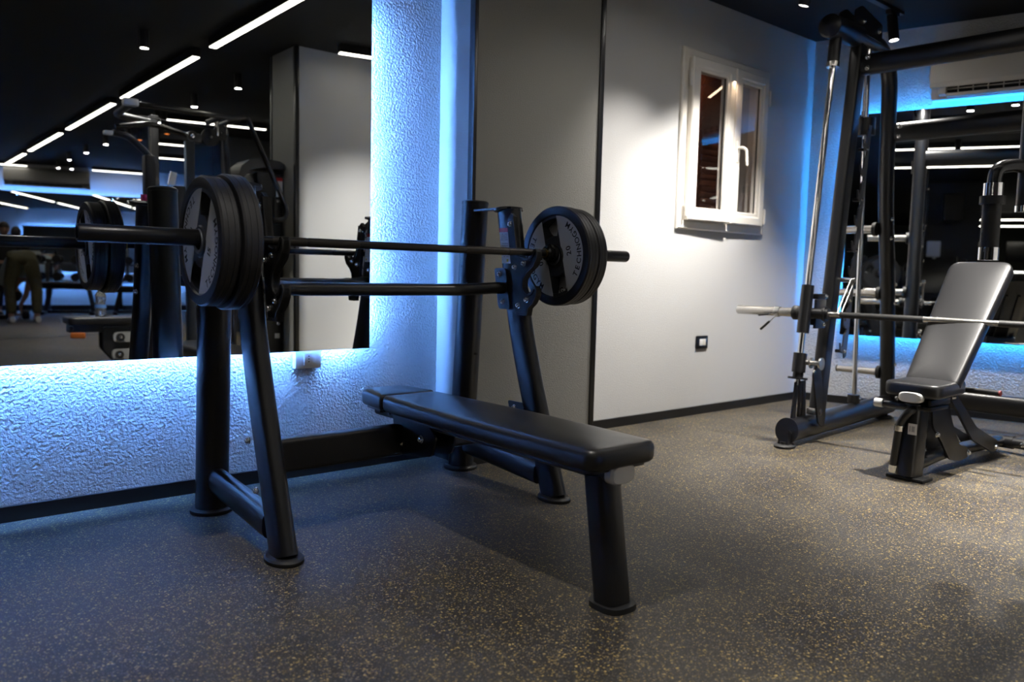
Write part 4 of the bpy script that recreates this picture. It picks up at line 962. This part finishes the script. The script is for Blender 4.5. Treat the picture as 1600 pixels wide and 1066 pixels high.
for x, z in ((.235, .272), (.225, .122)):
    bm = new(); prism(bm, round_poly([(x-.075, z-.045), (x+.13, z-.045), (x+.13, z+.045), (x-.075, z+.045)], .044, 6), XZ(.087, 1), .03); ro = finish('roller_cover', bm, mat('grey_plastic', (.25, .25, .25), .5), lb_)
    bm = new(); cyl(bm, (x-.02, .118, z), (x-.02, .132, z), .034, n=24); finish('roller', bm, rubber, ro); bolt(lb_, (x-.02, .132, z), (0, 1, 0))
bm = new(); box(bm, (.60, -.05, .02), (.67, .05, .32), .01); finish('leg', bm, black, lb_)
bm = new(); box(bm, (.58, -.25, 0), (.66, .25, .04), .01); box(bm, (.14, -.25, 0), (.22, .05, .04), .01); box(bm, (.18, -.03, 0), (.62, .03, .05), .01); finish('base', bm, black, lb_)
wb = thing('water_bottle', 'clear plastic water bottle standing on the roller bench in the mirror', 'bottle', (.087, -3.60, .4495))
bm = new(); lathe(bm, [(.0001, 0), (.038, 0), (.043, .008), (.044, .03), (.041, .05), (.044, .07), (.040, .10), (.036, .115), (.041, .135), (.044, .16), (.040, .185), (.022, .215), (.014, .225), (.014, .24), (.0001, .24)], Matrix(), 28)
finish('bottle_body', bm, bottle_m, wb)
bm = new(); lathe(bm, [(.0001, .232), (.0165, .232), (.0165, .252), (.0001, .252)], Matrix(), 20); finish('cap', bm, white_plastic, wb)
bm = new(); lathe(bm, [(.0446, .072), (.0446, .098), (.0440, .098), (.0440, .072)], Matrix(), 28, close=True); finish('label', bm, mat('blue_label', (.1, .25, .6), .5), wb)
ob = thing('foam_block', 'small orange foam block lying on the grey floor seen in the mirror', 'block', (.53, -6.70, 0), R(20))
bm = new(); box(bm, (-.075, -.04, 0), (.075, .04, .065), .008); finish('foam', bm, orange, ob)
utility_bench((1.38, -11.5, 0), R(25), 'flat black bench in front of the dumbbell rack, right of the bending person', .55, 1.0)
utility_bench((2.45, -11.2, 0), R(15), 'flat black bench farther right in front of the dumbbell rack', .50, 1.1)
utility_bench((.02, -10.9, 0), R(80), 'flat black bench left of the bending person', .42, 1.0)

# dumbbell rack along the far wall
RK = FM @ Matrix.Translation((-.9, 0, 0)) @ Matrix(((1, 0, 0, 0), (0, 0, 1, 0), (0, 1, 0, 0), (0, 0, 0, 1)))  # local x along wall, y out of the wall, z up
def rkp(x, y, z): return RK @ V((x, y, z))
rk = thing('dumbbell_rack', 'long black two tier dumbbell rack against the far wall', 'rack', M=Matrix.Translation(rkp(0, .5, 0)) @ Matrix.Rotation(FA, 4, 'Z'))
for z in (.555, .875):
    for y in (-.12, .12):
        bm = new(); box(bm, (0, y-.02, z-.025), (3.3, y+.02, z), .005, M=Matrix.Translation((0, 0, 0))); finish('shelf_rail', bm, mat('dark_steel_rail', (.05, .05, .05), .4, .3), rk)
for x in (.055, 1.215, 2.375, 3.245):
    bm = new(); box(bm, (x-.03, -.16, 0), (x+.03, -.10, .95), .008); box(bm, (x-.03, .10, 0), (x+.03, .16, .86), .008); box(bm, (x-.03, -.25, 0), (x+.03, .25, .05), .008); finish('upright', bm, black, rk)
db0 = None; wds = ['first', 'second', 'third', 'fourth', 'fifth', 'sixth', 'seventh', 'eighth', 'ninth', 'tenth', 'eleventh', 'twelfth']
for tier, (z, nm) in enumerate(((.555, 'lower'), (.875, 'upper'))):
    for k in range(11):
        p = rkp(.20+k*.29, .5, z+.073); Mx = Matrix.Translation(p) @ Matrix.Rotation(FA, 4, 'Z')
        lab = '%s black round dumbbell from the left on the %s tier of the far rack' % (wds[k], nm)
        if db0 is None:
            db0 = thing('dumbbell', lab, 'dumbbell', M=Mx, group='dumbbells on the far rack')
            bm = new(); cyl(bm, (0, -.07, 0), (0, .07, 0), .016, n=14); finish('handle', bm, steel, db0)
            for s in (-1, 1):
                bm = new(); lathe(bm, [(.0001, .06), (.066, .06), (.072, .07), (.072, .14), (.066, .15), (.030, .15), (.028, .146), (.0001, .146)], Matrix(((1, 0, 0, 0), (0, 0, s, 0), (0, 1, 0, 0), (0, 0, 0, 1))), 26); hd_ = finish('head', bm, rubber, db0)
        else: dup(db0, lab, M=Mx)

# ------------------------------------------------------------------ people (seen small in the mirror)
def skin_mesh(name, verts, edges, m, parent, root=0, sub=2):
    """verts: (x,y,z,r)"""
    me = bpy.data.meshes.new(name); me.from_pydata([v[:3] for v in verts], edges, []); o = bpy.data.objects.new(name, me); COL.objects.link(o); o.parent = parent
    md = o.modifiers.new('Skin', 'SKIN'); md.use_smooth_shade = True
    sv = me.skin_vertices[0].data
    for i, v in enumerate(verts):
        r = v[3]; sv[i].radius = (r, r) if not isinstance(r, tuple) else r; sv[i].use_root = (i == root)
    s = o.modifiers.new('Sub', 'SUBSURF'); s.levels = sub; s.render_levels = sub
    me.materials.append(m); return o
def hand_chain(verts, edges, wrist_i, w, d, side):
    w = V(w); d = V(d).normalized(); sd = V(side).normalized(); nr = d.cross(sd)
    pi_ = len(verts); pc = w+d*.05; verts.append((*pc, .024)); edges.append((wrist_i, pi_))
    for k, (off, ln) in enumerate(((-.030, .070), (-.010, .080), (.010, .076), (.030, .060))):
        b0 = w+d*.085+sd*off; b1 = b0+d*ln*.5+nr*.008; b2 = b0+d*ln*.9+nr*.03
        i = len(verts); verts += [(*b0, .011), (*b1, .009), (*b2, .008)]; edges += [(pi_, i), (i, i+1), (i+1, i+2)]
    b0 = w+d*.03-sd*.035; b1 = w+d*.06-sd*.055+nr*.01; i = len(verts); verts += [(*b0, .012), (*b1, .009)]; edges += [(pi_, i), (i, i+1)]
def head_mesh(parent, M, hair=True):
    bm = new(); bmesh.ops.create_uvsphere(bm, u_segments=24, v_segments=16, radius=1)
    for v in bm.verts:
        x, y, z = v.co; jaw = 1-.28*max(0, -z)**1.3
        v.co = V((x*.076*jaw, y*.097*(jaw if y < 0 else 1)-.004*max(0, -z), z*.118))
        if y < -.85 and abs(x) < .25 and -.25 < z < .12: v.co.y -= .020*(1-abs(x)/.3)
    for v in bm.verts: v.co = M @ v.co
    h = finish('head', bm, skin_m, parent, angle=180)
    for s in (-1, 1):
        bm = new(); bmesh.ops.create_uvsphere(bm, u_segments=10, v_segments=8, radius=1)
        for v in bm.verts: v.co = M @ V((v.co.x*.010+s*.077, v.co.y*.018, v.co.z*.030))
        finish('ear', bm, skin_m, h, angle=180)
        bm = new(); bmesh.ops.create_uvsphere(bm, u_segments=10, v_segments=8, radius=.009)
        for v in bm.verts: v.co = M @ (v.co+V((s*.030, -.086, .012)))
        finish('eye', bm, hair_m, h, angle=180)
    bm = new(); tube(bm, [M @ V((-.022, -.089, -.052)), M @ V((0, -.094, -.050)), M @ V((.022, -.089, -.052))], .005, 0, 8); finish('mouth', bm, mat('lip', (.3, .09, .07), .5), h)
    bm = new(); bmesh.ops.create_uvsphere(bm, u_segments=24, v_segments=16, radius=1)
    bmesh.ops.delete(bm, geom=[v for v in bm.verts if v.co.z < .15+(-.75 if v.co.y > .15 else 0)*min(1, (v.co.y-.15)/.3 if v.co.y > .15 else 0)-.0 and not (v.co.y > .3 and v.co.z > -.45)], context='VERTS')
    for v in bm.verts: v.co = M @ V((v.co.x*.083, v.co.y*.104+.003, v.co.z*.126))
    hr = finish('hair', bm, hair_m, h, angle=180); sd_ = hr.modifiers.new('s', 'SOLIDIFY'); sd_.thickness = .008
# bending person: feet at (-.16,0) and (.16,.1) around (.44,-9.82); faces -Y
pa = thing('person', 'person in olive trousers and pale shirt bending down to the floor, seen from behind', 'person', (.44, -9.82, 0))
vb = [(0, -.02, .98, (.15, .11)), (-.10, -.02, .93, .095), (-.17, -.08, .52, .062), (-.16, -.01, .12, .045), (-.16, -.02, .07, .04), (-.16, -.16, .04, .035),
      (.10, -.02, .93, .095), (.18, -.06, .52, .062), (.16, .06, .12, .045), (.16, .05, .07, .04), (.16, -.09, .04, .035),
      (0, -.20, .99, (.145, .10)), (0, -.42, .84, (.16, .11)), (0, -.56, .68, (.15, .10)), (0, -.64, .56, .055), (0, -.68, .50, .055),
      (-.17, -.56, .66, .055), (-.12, -.62, .42, .042), (-.04, -.60, .22, .028),
      (.17, -.56, .66, .055), (.14, -.60, .42, .042), (.05, -.60, .22, .028)]
eb = [(0, 1), (1, 2), (2, 3), (3, 4), (4, 5), (0, 6), (6, 7), (7, 8), (8, 9), (9, 10), (0, 11), (11, 12), (12, 13), (13, 14), (14, 15), (13, 16), (16, 17), (17, 18), (13, 19), (19, 20), (20, 21)]
hand_chain(vb, eb, 18, (-.04, -.60, .22), (0.02, 0, -1), (0, 1, 0)); hand_chain(vb, eb, 21, (.05, -.60, .22), (-.02, 0, -1), (0, 1, 0))
skin_mesh('body', vb, eb, skin_m, pa)
head_mesh(pa, Matrix.Translation((0, -.71, .40)) @ Matrix.Rotation(R(-150), 4, 'X'))
tv_ = [(0, -.01, .985, (.19, .14)), (-.095, 0, .91, .125), (-.17, -.07, .52, .088), (-.16, 0, .16, .072), (-.16, 0, .12, .055), (.095, 0, .91, .125), (.18, -.05, .52, .088), (.16, .07, .16, .072), (.16, .07, .12, .055), (0, -.16, 1.00, (.165, .12))]
skin_mesh('trousers', tv_, [(0, 1), (1, 2), (2, 3), (3, 4), (0, 5), (5, 6), (6, 7), (7, 8), (0, 9)], olive, pa)
sv_ = [(0, -.18, 1.0, (.17, .125)), (0, -.42, .86, (.195, .135)), (0, -.57, .70, (.175, .12)), (-.19, -.57, .67, .075), (-.16, -.62, .52, .066), (.19, -.57, .67, .075), (.17, -.61, .52, .066)]
skin_mesh('shirt', sv_, [(0, 1), (1, 2), (2, 3), (3, 4), (2, 5), (5, 6)], shirt_m, pa)
def shoe(parent, x, y, m):
    bm = new(); prof = []
    cs = [(.105, .036, .075), (.085, .040, .085), (.03, .041, .082), (-.03, .043, .066), (-.09, .046, .05), (-.14, .040, .042), (-.165, .022, .030)]
    rings = []
    for yy, wv, h in cs: rings.append([bm.verts.new((x+wv*math.cos(a), y+yy, max(0.0, h*.5+h*.5*math.sin(a)*1.1))) for a in [2*PI*i/14 for i in range(14)]])
    for a, b_ in zip(rings, rings[1:]):
        for j in range(14): bm.faces.new((a[j], a[(j+1) % 14], b_[(j+1) % 14], b_[j]))
    bm.faces.new(rings[0]); bm.faces.new(rings[-1]); return finish('shoe', bm, m, parent, angle=60)
shoe(pa, -.16, 0, shoe_m); shoe(pa, .16, .07, shoe_m)
dbp = dup(db0, 'black dumbbell on the floor between the hands of the bending person', M=Matrix.Translation((.445, -10.43, .073)) @ Matrix.Rotation(R(90), 4, 'Z')); 
# standing person
pb = thing('person', 'person in dark clothes standing at the far left, only the face lit', 'person', (.50, -11.95, 0), R(180))
vb = [(0, 0, .84, (.14, .10)), (-.09, 0, .78, .085), (-.10, -.02, .44, .058), (-.10, .02, .10, .042), (-.10, .02, .06, .036), (-.10, -.12, .035, .032),
      (.09, 0, .78, .085), (.10, -.02, .44, .058), (.10, .02, .10, .042), (.10, .02, .06, .036), (.10, -.12, .035, .032),
      (0, 0, 1.0, (.125, .085)), (0, .01, 1.15, (.14, .09)), (0, .02, 1.24, (.10, .07)), (0, .01, 1.31, .045), (0, 0, 1.36, .045),
      (-.18, .02, 1.20, .045), (-.22, .03, .95, .036), (-.21, -.04, .74, .026), (.18, .02, 1.20, .045), (.22, .03, .95, .036), (.21, -.04, .74, .026)]
eb = [(0, 1), (1, 2), (2, 3), (3, 4), (4, 5), (0, 6), (6, 7), (7, 8), (8, 9), (9, 10), (0, 11), (11, 12), (12, 13), (13, 14), (14, 15), (13, 16), (16, 17), (17, 18), (13, 19), (19, 20), (20, 21)]
hand_chain(vb, eb, 18, (-.21, -.04, .74), (0, -.1, -1), (0, 1, 0)); hand_chain(vb, eb, 21, (.21, -.04, .74), (0, -.1, -1), (0, 1, 0))
skin_mesh('body', vb, eb, skin_m, pb)
head_mesh(pb, Matrix.Translation((0, -.01, 1.43)))
skin_mesh('trousers', [(0, 0, .84, (.155, .115)), (-.09, 0, .78, .10), (-.10, -.02, .44, .075), (-.10, .02, .11, .06), (.09, 0, .78, .10), (.10, -.02, .44, .075), (.10, .02, .11, .06)], [(0, 1), (1, 2), (2, 3), (0, 4), (4, 5), (5, 6)], dark_cloth, pb)
skin_mesh('shirt', [(0, 0, .86, (.155, .12)), (0, 0, 1.0, (.15, .11)), (0, .01, 1.15, (.165, .11)), (0, .02, 1.23, (.12, .09)), (-.19, .02, 1.19, .065), (-.23, .03, .92, .05), (.19, .02, 1.19, .065), (.23, .03, .92, .05)], [(0, 1), (1, 2), (2, 3), (2, 4), (4, 5), (2, 6), (6, 7)], dark_cloth, pb)
shoe(pb, -.10, .03, dark_cloth); shoe(pb, .10, .03, dark_cloth)

# ------------------------------------------------------------------ things seen in the right hand mirror
bm = new(); box(bm, (-6.3, -2.0, 0), (-5.62, -1.18, CEIL)); struct(finish('wall_column', bm, mat('dark_grey_paint', (.02, .02, .022), .7), smooth=False))
sp = thing('loudspeaker', 'black loudspeaker hung on the dark column, seen in the rack mirror', 'speaker', (-5.30, -1.52, 1.95))
bm = new(); box(bm, (-.13, -.15, 0), (.13, .15, .46), .03); finish('cabinet', bm, speaker_m, sp)
bm = new(); box(bm, (.128, -.125, .03), (.136, .125, .43), .004); finish('grille', bm, rubber, sp)
bm = new(); box(bm, (-.32, -.03, .2), (-.12, .03, .26), .005); finish('wall_bracket', bm, dark_trim, sp)
dp = thing('paper_dispenser', 'white paper towel dispenser on the dark column, seen in the rack mirror', 'dispenser', (-5.62, -1.30, 1.32))
bm = new(); box(bm, (0, -.11, .02), (.12, .11, .30), .03, seg=3); finish('cover', bm, white_plastic, dp)
bm = new(); cyl(bm, (.06, -.02, -.05), (.06, -.02, .03), .03, n=16); finish('paper_roll', bm, white_plastic, dp)
for k, (y, lb) in enumerate(((-3.6, 'left wall mounted television far behind the hanging grip'), (-5.3, 'right wall mounted television far behind the hanging grip'))):
    t = thing('television', lb, 'television', (XL, y, 1.55))
    bm = new(); box(bm, (0, -.55, 0), (.05, .55, .62), .006); finish('frame', bm, dark_trim, t)
    bm = new(); box(bm, (.05, -.53, .02), (.053, .53, .60)); finish('screen', bm, screen_m, t, smooth=False)
lp = thing('leg_press', 'black sloped leg press frame reflected behind the adjustable bench', 'machine', (-3.6, -1.15, 0), R(15))
bm = new(); box(bm, (-.9, -.40, 0), (.7, -.32, .07), .01); box(bm, (-.9, .32, 0), (.7, .40, .07), .01); box(bm, (-.9, -.4, .0), (-.8, .4, .07), .01); box(bm, (.6, -.4, .0), (.7, .4, .07), .01); finish('base_frame', bm, black, lp)
for y in (-.30, .30):
    bm = new(); tube(bm, [(-.85, y, .06), (.55, y, 1.25)], .028, 0, 16); finish('guide_rail', bm, steel, lp)
    bm = new(); tube(bm, [(.62, y, .05), (.55, y, 1.28)], .035, 0, 16); finish('upright', bm, black, lp)
bm = new(); box(bm, (-.35, -.36, -.03), (.35, .36, .0), .01, M=Matrix.Translation((.15, 0, 1.0)) @ Matrix.Rotation(R(50), 4, 'Y')); finish('foot_plate', bm, black, lp)
bm = new(); cushion(bm, round_poly([(-.35, -.2), (.35, -.2), (.35, .2), (-.35, .2)], .06), .06, M=Matrix.Translation((-.62, 0, .40)) @ Matrix.Rotation(R(38), 4, 'Y')); finish('back_pad', bm, vinyl, lp, angle=60)
bm = new(); box(bm, (-.68, -.06, .05), (-.56, .06, .36), .01); finish('pad_post', bm, black, lp)
for s in (-1, 1):
    bm = new(); cyl(bm, (.18, s*.36, .98), (.18, s*.62, .98), .024, n=18); finish('plate_horn', bm, steel, lp)
plate('20 plate loaded on the leg press, reflected low beside the rack post', 0, .205, .058, '20', 0, M=Matrix.Translation((-3.6, -1.15, 0)) @ Matrix.Rotation(R(15), 4, 'Z') @ frame((.18, .47, .98-.0), (0, 1, 0)), group=None)
